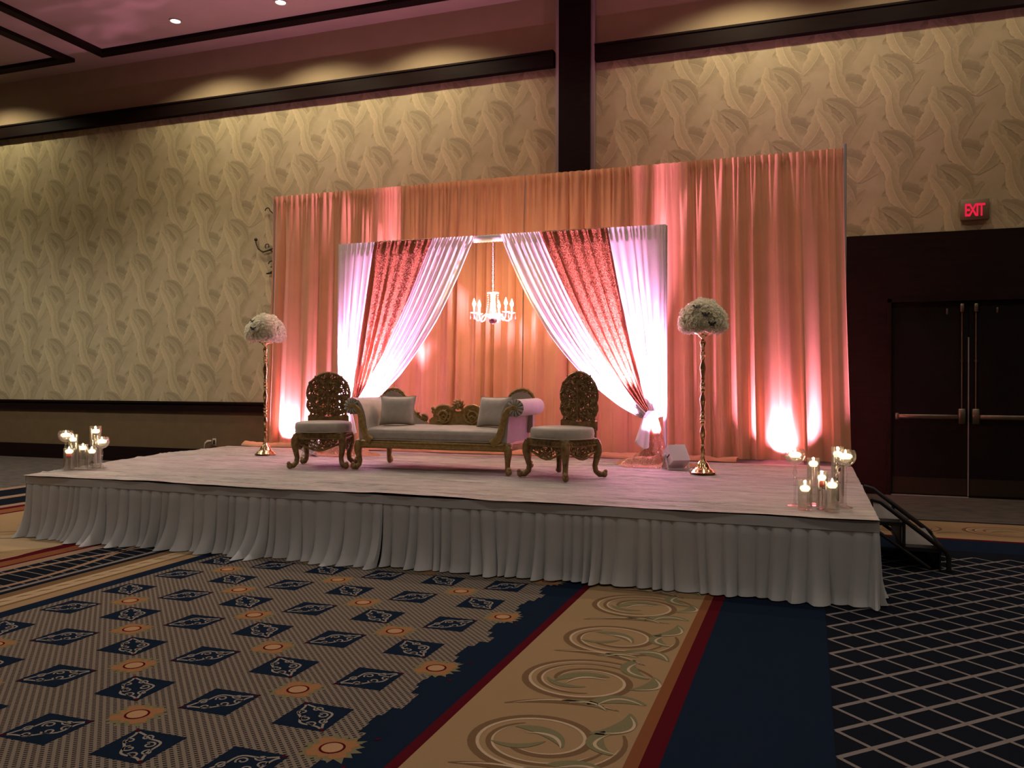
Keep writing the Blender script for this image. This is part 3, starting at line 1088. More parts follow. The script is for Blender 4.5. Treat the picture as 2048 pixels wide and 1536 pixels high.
# pleated skirts
def skirt(name, P0, P1, out, seed, label, flare, bottom_wave, z_top=ST - .005, pleat=.115):
    """cloth hanging from P0 to P1 (2D), bulging along out (2D unit)"""
    L = math.hypot(P1[0] - P0[0], P1[1] - P0[1])
    d = ((P1[0] - P0[0]) / L, (P1[1] - P0[1]) / L)
    rr = random.Random(seed)
    edges = [0]
    while edges[-1] < L:
        edges.append(edges[-1] + pleat * rr.uniform(.55, 1.5))
    cols = []
    for i in range(len(edges) - 1):
        a, b = edges[i], edges[i + 1]
        amp = rr.uniform(.6, 1.3)
        fr_ = rr.uniform(.35, 1.5)
        for q_ in (0, .10, .22, .40, .60, .80, .93):
            prof = {0: 0, .10: .55, .22: .95, .40: 1.0, .60: .85, .80: .45, .93: .1}[q_] * amp
            cols.append((a + (b - a) * q_, prof, fr_))
    cols = [c for c in cols if c[0] <= L] + [(L, 0.3, 1)]
    nz = smooth_noise(seed + 5, 5, 1.2)
    nz2 = smooth_noise(seed + 9, 5, 2.6)
    nr = 16
    vs, fs = [], []
    for j in range(nr + 1):
        v = j / nr
        for (s_, pr, pi) in cols:
            head = 0 if v < .13 else 1
            am = (.006 if not head else .016 + .022 * v)
            fl = pi * flare(s_ / L) * (.35 * (max(0, v - .15) / .85) ** 1.5 + .65 * (max(0, v - .15) / .85) ** 5)
            ed_ = min(1, s_ / .25, (L - s_) / .25)
            sway = .035 * nz2(s_ * 1.3) * v * v * head * max(0, ed_)
            o_ = .012 + pr * am + fl * (1 + .25 * nz(s_ * 3)) * (.6 + .5 * pr)
            z = z_top - (z_top - .006) * v
            if v > .8:
                z = max(.006, z + bottom_wave(s_ / L) * (v - .8) / .2 * (.5 + .5 * nz(s_ * 2)))
            if v == 1:
                o_ += flare(s_ / L) * .22 * (1 + nz(s_ * 6)) * .5
            vs.append((P0[0] + d[0] * (s_ + sway) + out[0] * o_, P0[1] + d[1] * (s_ + sway) + out[1] * o_, z))
    w_ = len(cols)
    for j in range(nr):
        for i in range(w_ - 1):
            a = j * w_ + i
            fs.append((a, a + w_, a + w_ + 1, a + 1))
    t = thing(name, label, 'stage skirt', (P0[0], P0[1], 0), 0, 'stage skirts')
    b = MB()
    b.add([(x - P0[0], y - P0[1], z) for x, y, z in vs], fs)
    b.build('pleated_cloth', 'skirt', t)
    h = MB()
    def hf(u, v):
        s_ = L * u
        o_ = .022 + .003 * nz(s_ * 5)
        return (d[0] * s_ + out[0] * o_, d[1] * s_ + out[1] * o_, z_top + .002 - .075 * v + .004 * nz(s_ * 2))
    h.grid(hf, 60, 2)
    h.build('header_band', 'skirt', t)
    return t
skirt('stage_skirt', (-7.54, SYF), (-3.44, SYF), (0, -1), 3, 'left half of the front stage skirt, trailing onto the carpet', lambda u: .10 + .05 * u, lambda u: 0.0)
skirt('stage_skirt', (-3.44, SYF), (SXR + .03, SYF), (0, -1), 8, 'right half of the front stage skirt, hanging straight', lambda u: .065, lambda u: .012)
skirt('stage_skirt', (SXR + .005, SYF), (SXR + .005, SYB), (1, 0), 14, 'stage skirt on the right side beside the black steps', lambda u: .05, lambda u: .012)
skirt('stage_skirt', (-8.12, 8.9), (-7.545, SYF), (-.975, -.22), 19, 'stage skirt on the left end of the stage', lambda u: .07, lambda u: .0)

# black folding steps at the right end
t = thing('stage_steps', 'black folding steps with two grey treads at the right end of the stage', 'steps', (.46, 7.72, 0))
for (x0, x1, z) in ((.03, .27, .41), (.29, .57, .205)):
    MB().box(x0, x1, .05, .94, z - .018, z + .006).build('tread', 'stepgrey', t, smooth=False)
    MB().box(x0 - .01, x1 + .02, .03, .96, z - .05, z - .018).build('tread_frame', 'black', t, smooth=False)
for y in (0.02, .97):
    b = MB()
    b.tube([(.04, y, .58), (.12, y, .56), (.62, y, .17), (.64, y, .12), (.64, y, .0)], .020, 8)
    b.tube([(.02, y, .36), (.5, y, .02)], .016, 8)
    b.tube([(.30, y, .19), (.30, y, .43)], .014, 6)
    b.build('side_rail', 'black', t)
    MB().box(.62, .665, y - .022, y + .022, 0, .02).build('foot', 'black', t, smooth=False)
b = MB()
b.tube([(.64, .02, .14), (.64, .97, .14)], .014, 8)
b.build('cross_bar', 'black', t)
b = MB()
b.tube([(.05, .02, .3), (.05, .97, .3)], .014, 8)
b.build('cross_bar', 'black', t)
for x in (.04,):
    for y in (.02, .97):
        MB().box(x - .02, x + .02, y - .02, y + .02, 0, .58).build('leg', 'black', t, smooth=False)
for (x, z) in ((.28, .30), (.58, .09)):
    MB().box(x - .006, x + .006, .04, .95, z - .085, z + .085).build('riser_panel', 'black', t, smooth=False)

# ------------------------------------------------------------------ pipe and drape behind the stage
YD = 10.80
ZD = 4.385
def post(name, x, y, h, label, group):
    t = thing(name, label, 'post', (x, y, ST), 0, group)
    MB().tube([(0, 0, .01), (0, 0, h - ST)], .024, 10).build('tube', 'pipe', t)
    MB().box(-.038, .038, -.18, .20, 0, .012).build('base_plate', 'pipe', t, smooth=False)
    return t
post('drape_post', -7.735, YD + .02, ZD + .03, 'left upright of the tall peach drape', 'uprights of the tall drape')
post('drape_post', -3.667, YD + .02, ZD + .05, 'middle upright of the tall peach drape', 'uprights of the tall drape')
post('drape_post', 0.40, YD + .02, ZD + .07, 'right upright of the tall peach drape', 'uprights of the tall drape')
for x0, x1, l in ((-7.735, -3.667, 'left crossbar carrying the peach drape'), (-3.667, 0.40, 'right crossbar carrying the peach drape')):
    tag(MB().tube([(x0 + .025, YD + .02, ZD - .005), (x1 - .025, YD + .02, ZD - .005)], .016, 10).build('drape_crossbar', 'pipe'), l, 'crossbar', 'crossbars of the tall drape')

def drape(name, x0, x1, fx0, fx1, seed, label):
    L = x1 - x0
    rr = random.Random(seed)
    n = 560
    # phase curves: broad folds low down, finer gathers at the top
    def phase(seed2, mean):
        r2 = random.Random(seed2)
        e = [0]
        while e[-1] < L + .5:
            e.append(e[-1] + mean * r2.uniform(.45, 1.7))
        xs = np.linspace(0, L, n + 1)
        idx = np.interp(xs, e, np.arange(len(e)))
        return idx * PI
    pb, pf = phase(seed + 1, .125), phase(seed + 2, .036)
    ab = [rr.uniform(.5, 1.2) for _ in range(400)]
    n1, n2 = smooth_noise(seed + 3, 6, 1.5), smooth_noise(seed + 4, 6, 2.0)
    rows = 36
    def fn(u, v):
        i = int(round(u * n))
        x = x0 + L * u
        xb = fx0 + (fx1 - fx0) * u
        z = ZD + .012 - (ZD + .012 - ST - .012) * v
        drop = v
        head = 1 if z > ZD - .085 else 0
        k_ = int(pb[i] / PI)
        amp = ab[k_] + (ab[k_ + 1] - ab[k_]) * (pb[i] / PI - k_)
        wide = min(1, max(0, (drop - .02) / .22))
        yb = .052 * amp * math.sin(pb[i]) * (.35 + .65 * wide)
        yf = (.016 * (1 - wide) + .004) * math.sin(pf[i])
        if head:
            yb *= .25
            yf = .014 * math.sin(pf[i]) + (-.014 if z > ZD - .04 else 0.0)
        y = YD - .012 + yb + yf + .02 * n1(x * 1.4) * drop
        xx = x + (xb - x) * drop ** 1.3 + .020 * math.cos(pb[i] * 2) * wide * amp * .6 + .012 * n2(x * 2) * drop
        return (xx, y - .02 * drop, z)
    b = MB().grid(fn, n, rows)
    return tag(b.build(name, 'drape'), label, 'drape', 'peach drapes behind the stage')
drape('pleated_drape', -7.73, -3.667, -7.85, -3.70, 31, 'left half of the tall peach drape behind the stage')
drape('pleated_drape', -3.667, .385, -3.70, .49, 57, 'right half of the tall peach drape behind the stage')

# excess peach fabric lying along the foot of the drape
nz = smooth_noise(77, 6, 1.3)
def fold_fn(u, v):
    x = -8.02 + 7.2 * u
    a = PI * v
    wd = .16 + .05 * nz(x * 2) - .08 * max(0, (-7.5 - x))
    hh = .045 * (1 + .4 * nz(x * 4 + 2))
    y = 10.50 + .04 * nz(x * 1.1) - wd * math.cos(a)
    z = ST + .009 + hh * math.sin(a) ** .6 * (1 + .25 * math.sin(v * 11 + x * 2))
    return (x, y, z)
tag(MB().grid(fold_fn, 220, 10).build('spare_drape_fabric', 'drape'), 'flat roll of spare peach fabric along the foot of the drape', 'fabric')

# ------------------------------------------------------------------ inner frame with gathered curtains
YF = 9.70
ZF = 3.40
FX0, FX1 = -5.885, -1.577
post('arch_post', FX0, YF + .03, ZF, 'left upright of the inner curtain frame', 'uprights of the inner frame')
post('arch_post', FX1, YF + .03, ZF, 'right upright of the inner curtain frame', 'uprights of the inner frame')
tag(MB().tube([(FX0 + .025, YF + .03, ZF - .01), (FX1 - .025, YF + .03, ZF - .01)], .018, 10).build('arch_crossbar', 'pipe'), 'crossbar of the inner curtain frame', 'crossbar')
tag(MB().grid(lambda u, v: (-3.98 + .40 * u, YF + .03 + .03 * math.cos(2 * PI * v), ZF - .028 + .045 * math.sin(2 * PI * v) + .003 * math.sin(u * 60)), 40, 12).build('crossbar_sleeve', 'sheer'), 'white fabric sleeve around the crossbar above the chandelier', 'fabric')

def gathered(name, mt, top, tie, mirror_outer, seed, label, n_folds, amp=.03, yoff=0.0, s_lo=0.0, s_hi=1.0, side=1):
    """cloth from the crossbar (top X range) swept into the tie point (tie X range);
    s runs from the inner edge (towards the arch centre) to the outer edge"""
    rr = random.Random(seed)
    n = 150
    e = [0]
    while e[-1] < 1.2:
        e.append(e[-1] + rr.uniform(.5, 1.5) / n_folds)
    ph = [float(np.interp(i / n, e, np.arange(len(e)))) * PI for i in range(n + 1)]
    am = [rr.uniform(.5, 1.2) for _ in range(200)]
    nn = smooth_noise(seed + 1, 5, 2)
    def fn(u, v):
        i = int(round(u * n))
        s_ = s_lo + (s_hi - s_lo) * u           # 0 inner edge .. 1 outer edge of the whole swag
        X0 = top[0] + (top[1] - top[0]) * u
        X2 = tie[0] + (tie[1] - tie[0]) * u
        Z0 = ZF + .005
        Z2 = 1.165 - .03 * math.sin(PI * s_) + .07 * max(0, s_ - .6)
        sag = (1 - s_) ** 1.1
        # control point
        XC = X0 + (X2 - X0) * (.38 * sag + .62 * (1 - sag))
        ZC_ = 1.72 * sag + (1.95) * (1 - sag)
        a, b, c = (1 - v) ** 2, 2 * v * (1 - v), v * v
        x = a * X0 + b * XC + c * X2
        z = a * Z0 + b * ZC_ + c * Z2
        k_ = int(ph[i] / PI)
        A = amp * am[k_] * (.35 + 1.2 * v ** .7) * (1 - .45 * v ** 3)
        y = YF + (yoff if yoff < 0 else yoff * v) + A * math.sin(ph[i]) - .02 - .05 * math.sin(PI * v) * (1 - .5 * s_)
        if v < .035:
            y = YF + min(yoff, 0) - .010 + .01 * math.sin(ph[i] * 2)
        # cloth turns round the tie
        return (x + .008 * nn(v * 6 + s_ * 9) * v, y, z)
    b = MB().grid(fn, n, 46)
    return tag(b.build(name, mt), label, 'curtain', 'gathered curtains of the inner frame')
# right side: inner edge first
gathered('sheer_curtain', 'sheer', (-3.60, -3.09), (-1.86, -1.70), 1, 101, 'white sheer curtain right of the chandelier, swept to the right tie', 14, .020, -.03, 0, .42)
gathered('sequin_curtain', 'rose', (-3.12, -2.235), (-1.735, -1.70), 1, 102, 'rose gold sequin curtain between the two right white sheers', 12, .022, .10, .24, .68)
gathered('sheer_curtain', 'sheer', (-2.25, FX1 + .015), (-1.72, FX1 + .01), 1, 103, 'white sheer curtain on the right end of the inner frame', 13, .018, -.02, .68, 1.0)
# left side
gathered('sheer_curtain', 'sheer', (-3.945, -4.52), (-5.60, -5.76), -1, 104, 'white sheer curtain left of the chandelier, swept to the left tie', 14, .020, -.03, 0, .42)
gathered('sequin_curtain', 'rose', (-4.50, -5.38), (-5.725, -5.76), -1, 105, 'rose gold sequin curtain between the two left white sheers', 12, .022, .10, .24, .68)
gathered('sheer_curtain', 'sheer', (-5.365, FX0 - .015), (-5.74, FX0 - .01), -1, 106, 'white sheer curtain on the left end of the inner frame', 12, .018, -.02, .68, 1.0)
# glitter edge on the crossbar above the rose strips
for x0, x1, l in ((-5.37, -4.50, 'left'), (-3.12, -2.24, 'right')):
    tag(MB().grid(lambda u, v: (x0 + (x1 - x0) * u, YF + .03 + .034 * math.cos(2 * PI * v), ZF - .006 + (.030 + .004 * math.sin(u * 90)) * math.sin(2 * PI * v)), 60, 10).build('sequin_sleeve', 'rosegold'),
        'glittering sequin roll over the crossbar above the %s rose gold curtain' % l, 'fabric')

def tail(cx, sg, side):
    zt = 1.20
    nn = smooth_noise(300 + int(sg), 5, 2.2)
    def body(x_off, w0, w1, z_end, amp, k_):
        def fn(u, v):
            a = 2 * PI * u
            z = zt + (z_end + .05 * math.sin(2 * a + 1) * (z_end > .7) - zt) * v
            r = w0 + (w1 - w0) * v ** .7
            rr_ = r * (1 + amp * math.sin(k_ * a) * (.3 + .7 * v))
            return (cx + x_off[0] + x_off[1] * v + rr_ * math.cos(a), YF - .10 + .55 * rr_ * math.sin(a) - .05 * v, z)
        return MB().grid(fn, 48, 16, close_u=True)
    tt = thing('sequin_tail', 'rose gold sequin cloth hanging below the %s tie and pooled on the stage' % side, 'fabric', (0, 0, 0), 0, 'sequin cloth ends')
    body((.01 * sg, .05 * sg), .040, .135, ST + .03, .22, 7).build('hanging_cloth', 'rosegold', tt)
    tag(body((-.045 * sg, -.04 * sg), .035, .085, .86, .28, 5).build('sheer_tail', 'sheer'), 'short white sheer end hanging below the %s tie' % side, 'fabric')
    def pud(u, v):
        a = 2 * PI * u
        r = v
        ex = .46 * (1 + .18 * nn(a * 1.0 + 1) * 0 + .12 * math.sin(3 * a + 1) + .06 * math.sin(7 * a))
        ey = .27 * (1 + .15 * math.sin(2 * a) + .08 * math.sin(5 * a + 2))
        hgt = .095 * (1 - r ** 3) * (1 + .55 * math.sin(12 * r + 3 * a + math.sin(5 * a)) * (r > .1)) + .02 * math.sin(5 * a + 6 * r) * r * (1 - r)
        z = ST + .008 + max(.0, hgt) + (.10 * math.exp(-(r / .25) ** 2))
        return (cx + .02 * sg + ex * r * math.cos(a), YF - .13 + ey * r * math.sin(a), z)
    MB().grid(pud, 90, 18, close_u=True).build('pooled_cloth', 'rosegold', tt)
    tag(MB().lathe([(.05, -.05), (.074, -.02), (.078, .01), (.066, .045), (.045, .07)], 16, (cx, YF - .115, 1.175)).build('curtain_tie', 'sheer'), 'white tie gathering the %s curtains' % side, 'tie')
tail(-1.71, 1, 'right')
tail(-5.75, -1, 'left')

# ------------------------------------------------------------------ stage uplights
def uplight(loc, rz, tilt, label, power, aim, size=75, blend=.9, color=PINK, hz=.155, k=1.0):
    # aim is given in room axes; the lamp itself hangs in the turned fixture
    aim = Matrix.Rotation(-rz, 3, 'Z') @ Vector(aim)
    col_ = color
    t = thing('stage_uplight', label, 'stage light', loc, rz, 'stage uplights')
    c, s_ = math.cos(tilt), math.sin(tilt)
    def tr(p):    # rotate about x axis through (0,0,.17): local +y is the beam, tilted upward
        x, y, z = p
        return (x, y * c - z * s_, hz + y * s_ + z * c)
    b = MB()
    b.box(-.11, .11, -.12, .09, -.075, .075, .006)
    b.v = [tr(p) for p in b.v]
    h = b.build('housing', 'white_box', t, smooth=False)
    g = MB().box(-.112, .112, -.03, -.015, -.05, .05)
    g.v = [tr(p) for p in g.v]
    g.build('cooling_slot', 'dark_slot', h, smooth=False)
    l_ = MB().box(-.09, .09, .088, .096, -.055, .055)
    l_.v = [tr(p) for p in l_.v]
    l_.build('lens', 'lens', t, smooth=False)
    y_ = MB()
    for sx in (-1, 1):
        y_.tube([(sx * .128, 0, hz), (sx * .128, .06, .01)], .012, 6, .5)
        y_.tube([(sx * .128, 0, hz), (sx * .128, -.06, .01)], .012, 6, .5)
    y_.box(-.135, .135, .05, .07, 0, .014)
    y_.box(-.135, .135, -.07, -.05, 0, .014)
    y_.build('bracket', 'white_box', t)
    for sx in (-1, 1):
        k_ = MB().lathe([(.022, 0), (.024, .012), (.014, .02)], 12)
        k_.v = [(sx * (.130 + z), y, hz + x) for x, y, z in k_.v]
        k_.build('knob', 'white_box', t)
    p = tr((0, .15, 0))
    t.scale = (k, k, k)
    spot('uplight_lamp', p, aim, power, color, size, blend, .03, t)
    return t
z_ = ST + .012
# two in front of the inner frame, facing the tied sheers
uplight((-1.38, 9.26, z_), math.radians(38), math.radians(52), 'white box uplight beside the right curtain tie and flower stand', UP_W, (-.66, .44, 1.0), 64)
uplight((-6.08, 9.26, z_), math.radians(-38), math.radians(52), 'white box uplight behind the left carved chair', UP_W, (.66, .44, 1.0), 64)
# two behind the tall drape, shining up the cloth
uplight((-7.40, 10.955, ST), math.radians(180), math.radians(35), 'uplight hidden behind the left end of the tall drape', UP_W * .17, (0, -.50, .9), 130, k=.5)
uplight((-0.28, 10.955, ST), math.radians(180), math.radians(35), 'uplight hidden behind the right end of the tall drape', UP_W * .17, (0, -.50, .9), 130, k=.5)

# ------------------------------------------------------------------ chandelier
CHX, CHY, CHZ = -3.705, YF - .02, 2.295
t = thing('crystal_chandelier', 'small crystal chandelier hanging from the inner frame crossbar', 'chandelier', (CHX, CHY, CHZ))
ch = MB()
zz = .395
k_ = 0
while zz < 1.05:
    pts = []
    for i in range(10):
        a = 2 * PI * i / 10
        lx, lz = .009 * math.cos(a), .017 * math.sin(a)
        pts.append((lx, 0, zz + lz) if k_ % 2 else (0, lx, zz + lz))
    ch.tube(pts, .0028, 5, closed=True)
    zz += .027
    k_ += 1
ch.build('chain', 'crystal', t)
MB().tube([(0, 0, 1.05), (0, .02, 1.085), (0, .03, 1.10)], .005, 6).build('hook', 'pipe', t)
MB().lathe([(.0, .40), (.07, .395), (.075, .385), (.03, .375), (.018, .36), (.016, .30), (.03, .27), (.035, .24), (.02, .21), (.02, .14), (.06, .12), (.075, .10), (.06, .08), (.03, .06), (.045, .04), (.03, .015), (.0, .0)], 18).build('crystal_stem', 'crystal', t)
MB().sphere((0, 0, .045), .055, 10, 6, (1, 1, .7)).build('amethyst_bowl', 'amethyst', t)
MB().sphere((0, 0, .012), .012, 8, 6, (1, 1, 1.5)).build('bottom_drop', 'crystal', t)
# strings of beads from the crown to the bowl
for i in range(8):
    a = 2 * PI * i / 8
    b = MB()
    for j in range(11):
        q_ = j / 10
        r = .07 + .035 * q_ - .02 * math.sin(PI * q_)
        b.sphere((r * math.cos(a), r * math.sin(a), .385 - .28 * q_), .0075, 6, 4)
    b.build('bead_string', 'crystal', t)
for i in range(5):
    a = math.radians((20, -27, 158, 207, 92)[i])
    ca, sa = math.cos(a), math.sin(a)
    P = lambda r, z: (r * ca, r * sa, z)
    arm = MB()
    pts = [P(.03, .10), P(.08, .125), P(.12, .10), P(.15, .05), P(.19, .04), P(.225, .075), P(.235, .13)]
    fine = []
    for j in range(len(pts) - 1):
        for q_ in (0, .33, .66):
            fine.append(tuple(pts[j][d] + (pts[j + 1][d] - pts[j][d]) * q_ for d in range(3)))
    fine.append(pts[-1])
    arm.tube(fine, .0105, 7)
    ao = arm.build('arm', 'crystal', t)
    MB().lathe([(.012, .125), (.045, .135), (.05, .145), (.02, .14)], 12, (P(.235, 0)[0], P(.235, 0)[1], 0)).build('bobeche', 'crystal', ao)
    MB().lathe([(.014, .14), (.014, .215)], 10, (P(.235, 0)[0], P(.235, 0)[1], 0)).build('candle_tube', 'crystal', ao)
    MB().lathe([(.008, .215), (.021, .234), (.023, .252), (.013, .285), (.0, .318)], 10, (P(.235, 0)[0], P(.235, 0)[1], 0)).build('flame_bulb', 'bulb', ao)
    for q_ in range(3):
        b2 = a + (q_ - 1) * .22
        x, y = .235 * ca + .045 * math.cos(a + (q_ - 1) * 1.6), .235 * sa + .045 * math.sin(a + (q_ - 1) * 1.6)
        MB().lathe([(0, .055), (.009, .075), (.005, .10), (.0015, .135)], 6, (x, y, 0)).build('pendant_drop', 'crystal', t)
    pl = bpy.data.lights.new('chandelier_bulb_light', 'POINT')
    pl.energy = 9.0
    pl.color = (1.0, .62, .36)
    pl.shadow_soft_size = .018
    po = bpy.data.objects.new('chandelier_bulb_light', pl)
    COL.objects.link(po)
    po.parent = t
    po.location = P(.235, .35)

# ------------------------------------------------------------------ carved scroll helpers for furniture
def scroll3(mb, cx, cz, r, a0, turns, y, rad=.008, sg=1, n=16, dy=.004):
    pts, rs = [], []
    for i in range(n + 1):
        q_ = i / n
        rr_ = r * (1 - .78 * q_)
        a = a0 + 2 * PI * turns * q_
        pts.append((sg * (cx + rr_ * math.cos(a)), y + dy * math.sin(q_ * 7), cz + rr_ * math.sin(a)))
        rs.append(rad * (1.25 - .6 * q_))
    mb.tube(pts, rs, 5)

def leaf3(mb, x, z, L, ang, wd, y, sg=1, th=.012):
    """carved leaf: a lens shaped blade with a raised rib"""
    n = 6
    vs, fs = [], []
    for i in range(n + 1):
        q_ = i / n
        h = wd * math.sin(PI * min(1, q_ * .92 + .06)) ** .8
        px, pz = x + L * q_ * math.cos(ang + .5 * q_), z + L * q_ * math.sin(ang + .5 * q_)
        nx, nz_ = -math.sin(ang + .5 * q_), math.cos(ang + .5 * q_)
        vs += [(sg * (px + nx * h), y, pz + nz_ * h), (sg * px, y - th, pz), (sg * (px - nx * h), y, pz - nz_ * h), (sg * px, y + th * .8, pz)]
    for i in range(n):
        a = i * 4
        for q_ in range(4):
            b = (q_ + 1) % 4
            fs.append((a + q_, a + b, a + 4 + b, a + 4 + q_))
    mb.add(vs, fs)

def cabriole(mb, x, y, z_top, dx, dy, r=.036):
    """curved leg from (x,y,z_top) to the floor, kicking out along (dx,dy), with a scrolled foot"""
    pts = [(0, z_top), (.020, z_top * .86), (.026, z_top * .70), (.012, z_top * .50), (-.004, z_top * .32), (.006, z_top * .18), (.045, z_top * .09), (.082, .030)]
    rs = [r * 1.15, r * 1.25, r * 1.12, r * .86, r * .74, r * .74, r * .82, r * .62]
    P_, R_ = [], []
    for i in range(len(pts) - 1):
        for q_ in (0, .5):
            o_ = pts[i][0] + (pts[i + 1][0] - pts[i][0]) * q_
            z = pts[i][1] + (pts[i + 1][1] - pts[i][1]) * q_
            P_.append((x + dx * o_, y + dy * o_, z))
            R_.append(rs[i] + (rs[i + 1] - rs[i]) * q_)
    P_.append((x + dx * pts[-1][0], y + dy * pts[-1][0], max(pts[-1][1], rs[-1])))
    R_.append(rs[-1])
    mb.tube(P_, R_, 8)
    # toe scroll
    cx, cy = x + dx * .088, y + dy * .088
    mb.sphere((cx, cy, .034), .033, 8, 6, (1, 1, 1.02))
    mb.sphere((x + dx * .10, y + dy * .10, .062), .022, 8, 5)

# ------------------------------------------------------------------ carved chair
def back_outline(n=40):
    key = [(.205, .545), (.20, .60), (.235, .655), (.245, .70), (.225, .745), (.245, .80), (.242, .86), (.215, .93), (.17, .985), (.11, 1.03), (.05, 1.052), (0, 1.06)]
    return key

def inside(x, z):
    key = back_outline()
    x = abs(x)
    for i in range(len(key) - 1):
        z0, z1 = key[i][1], key[i + 1][1]
        if z0 <= z <= z1:
            q_ = (z - z0) / (z1 - z0 + 1e-9)
            return x < key[i][0] + (key[i + 1][0] - key[i][0]) * q_
    return False

def make_chair(label, loc, rz):
    t = thing('carved_chair', label, 'chair', loc, rz, 'carved chairs on the stage')
    # cushion: rounded front, flat back
    def cush(scale, z):
        pts = []
        for i in range(36):
            a = 2 * PI * i / 36
            e = 2.7
            c, s_ = math.cos(a), math.sin(a)
            r = 1 / (abs(c) ** e + abs(s_) ** e) ** (1 / e)
            pts.append((.305 * scale * r * c, .275 * scale * r * s_ - .01, z))
        return pts
    b = MB()
    L = [cush(.93, .392), cush(1.0, .405), cush(1.015, .44), cush(1.0, .485), cush(.95, .503), cush(.7, .512)]
    vs = [p for r in L for p in r] + [(0, -.01, .516)]
    fs = [tuple(range(35, -1, -1))]
    for j in range(len(L) - 1):
        for i in range(36):
            k2 = (i + 1) % 36
            fs.append((j * 36 + i, j * 36 + k2, j * 36 + 36 + k2, j * 36 + 36 + i))
    for i in range(36):
        fs.append(((len(L) - 1) * 36 + i, (len(L) - 1) * 36 + (i + 1) % 36, len(vs) - 1))
    b.add(vs, fs)
    co = b.build('seat_cushion', 'uph', t)
    MB().tube([(x, y, .40) for x, y, _ in cush(1.012, 0)], .006, 5, closed=True).build('piping', 'uph', co)
    # seat rails: shaped aprons with pierced carving on four sides
    fr = MB()
    fr.box(-.27, .27, -.255, .235, .365, .395, .008)
    fr.build('seat_frame', 'gold', t)
    for k4 in range(4):
        ang = k4 * PI / 2
        ca, sa = math.cos(ang), math.sin(ang)
        hw = .245 if k4 % 2 == 0 else .225
        yo = -.245 if k4 % 2 == 0 else -.265
        if k4 == 2:
            yo = -.225
        ap = MB()
        # plate with curved lower edge and a scatter of bosses and scrolls
        ol = [(-hw, .375), (hw, .375), (hw, .275), (hw * .8, .262), (hw * .55, .235), (hw * .25, .205), (0, .195), (-hw * .25, .205), (-hw * .55, .235), (-hw * .8, .262), (-hw, .275)]
        ap.prism([(x, .300 + (z - .300) * (1 if z > .3 else .0) + 0) if False else (x, max(z, .315)) for x, z in ol], 'y', yo - .012, yo + .012)
        ap.tube([(x, yo, z) for x, z in ol[2:]], .011, 6)
        ap.tube([(-hw, yo - .014, .33), (hw, yo - .014, .33)], .008, 5)
        for i in range(9):
            x = -hw + hw * 2 * (i + .5) / 9
            ap.sphere((x, yo - .014, .352), .011, 6, 4)
        rr = random.Random(50 + k4)
        for sg in (-1, 1):
            for (cx, cz, r) in ((.03, .255, .028), (.085, .27, .026), (.04, .295, .02), (.135, .285, .022), (.10, .305, .018), (.18, .298, .018), (.015, .222, .018), (.06, .232, .016)):
                scroll3(ap, cx, cz, r, rr.uniform(0, 6), 1.2, yo, .0065, sg, 10)
                leaf3(ap, cx, cz, .035, rr.uniform(0, 6), .008, yo, sg, .008)
        ap.v = [(x * ca - y * sa, x * sa + y * ca, z) for x, y, z in ap.v]
        ap.build('carved_apron', 'gold', t)
    for sx in (-1, 1):
        for sy, yy in ((-1, -.235), (1, .215)):
            lg = MB()
            cabriole(lg, sx * .245, yy, .37, sx * .72, sy * .72, .037)
            lo = lg.build('leg', 'gold', t)
            ln_ = MB()
            for q_, z in enumerate((.30, .27, .24)):
                ln_.sphere((sx * .268, yy + sy * .022, z), .018 - .003 * q_, 7, 5)
            ln_.build('knee_carving', 'gold', lo)
    # backrest board and pierced oval
    bb = MB()
    bb.prism([(-.235, .47), (.235, .47), (.235, .56), (.21, .575), (.12, .565), (0, .552), (-.12, .565), (-.21, .575), (-.235, .56)], 'y', .225, .262)
    for sx in (-1, 1):
        bb.box(sx * .2 - .025, sx * .2 + .025, .228, .258, .37, .48)
    bb.build('back_board', 'gold', t)
    rim = MB()
    key = back_outline()
    pts = []
    for sg, seq in ((1, key), (-1, key[::-1][1:])):
        for x, z in seq:
            pts.append((sg * x, .243, z))
    fine = []
    for j in range(len(pts) - 1):
        for q_ in (0, .5):
            fine.append(tuple(pts[j][d] + (pts[j + 1][d] - pts[j][d]) * q_ for d in range(3)))
    fine.append(pts[-1])
    rim.tube(fine, [.013 + .004 * (i % 2) for i in range(len(fine))], 7)
    rim.build('back_rim', 'gold', t)
    rr = random.Random(5)
    cv = MB()
    got = []
    tries = 0
    while len(got) < 90 and tries < 9000:
        tries += 1
        x, z = rr.uniform(.012, .235), rr.uniform(.575, 1.03)
        r = rr.choice((.036, .03, .026, .022))
        if not (inside(x + r * .75, z) and inside(x, min(1.055, z + r * .7))):
            continue
        if any(math.hypot(x - a, z - b_) < (r + c) * .55 for a, b_, c in got):
            continue
        got.append((x, z, r))
        a0 = rr.uniform(0, 6.28)
        tr_ = rr.choice((-1.3, 1.3))
        dy_ = rr.uniform(-.008, .008)
        for sg in (-1, 1):
            scroll3(cv, x, z, r * 1.12, a0, tr_, .243 + dy_, .0095, sg, 12)
            leaf3(cv, x + r * .8 * math.cos(a0), z + r * .8 * math.sin(a0), r * 1.6, a0 + 1.2, .014, .240 + dy_, sg, .012)
    # outward leaf tips round the rim
    for i in range(2, len(fine) - 2, 1):
        x, y, z = fine[i]
        a = math.atan2(z - .8, x)
        leaf3(cv, x - .02 * math.cos(a), z - .02 * math.sin(a), .036, a - .3, .012, .243, 1, .010)
    # central stem and crest
    cv.tube([(0, .238, .56), (0, .232, .7), (0, .232, .9), (0, .238, 1.05)], [.012, .016, .012, .008], 7)
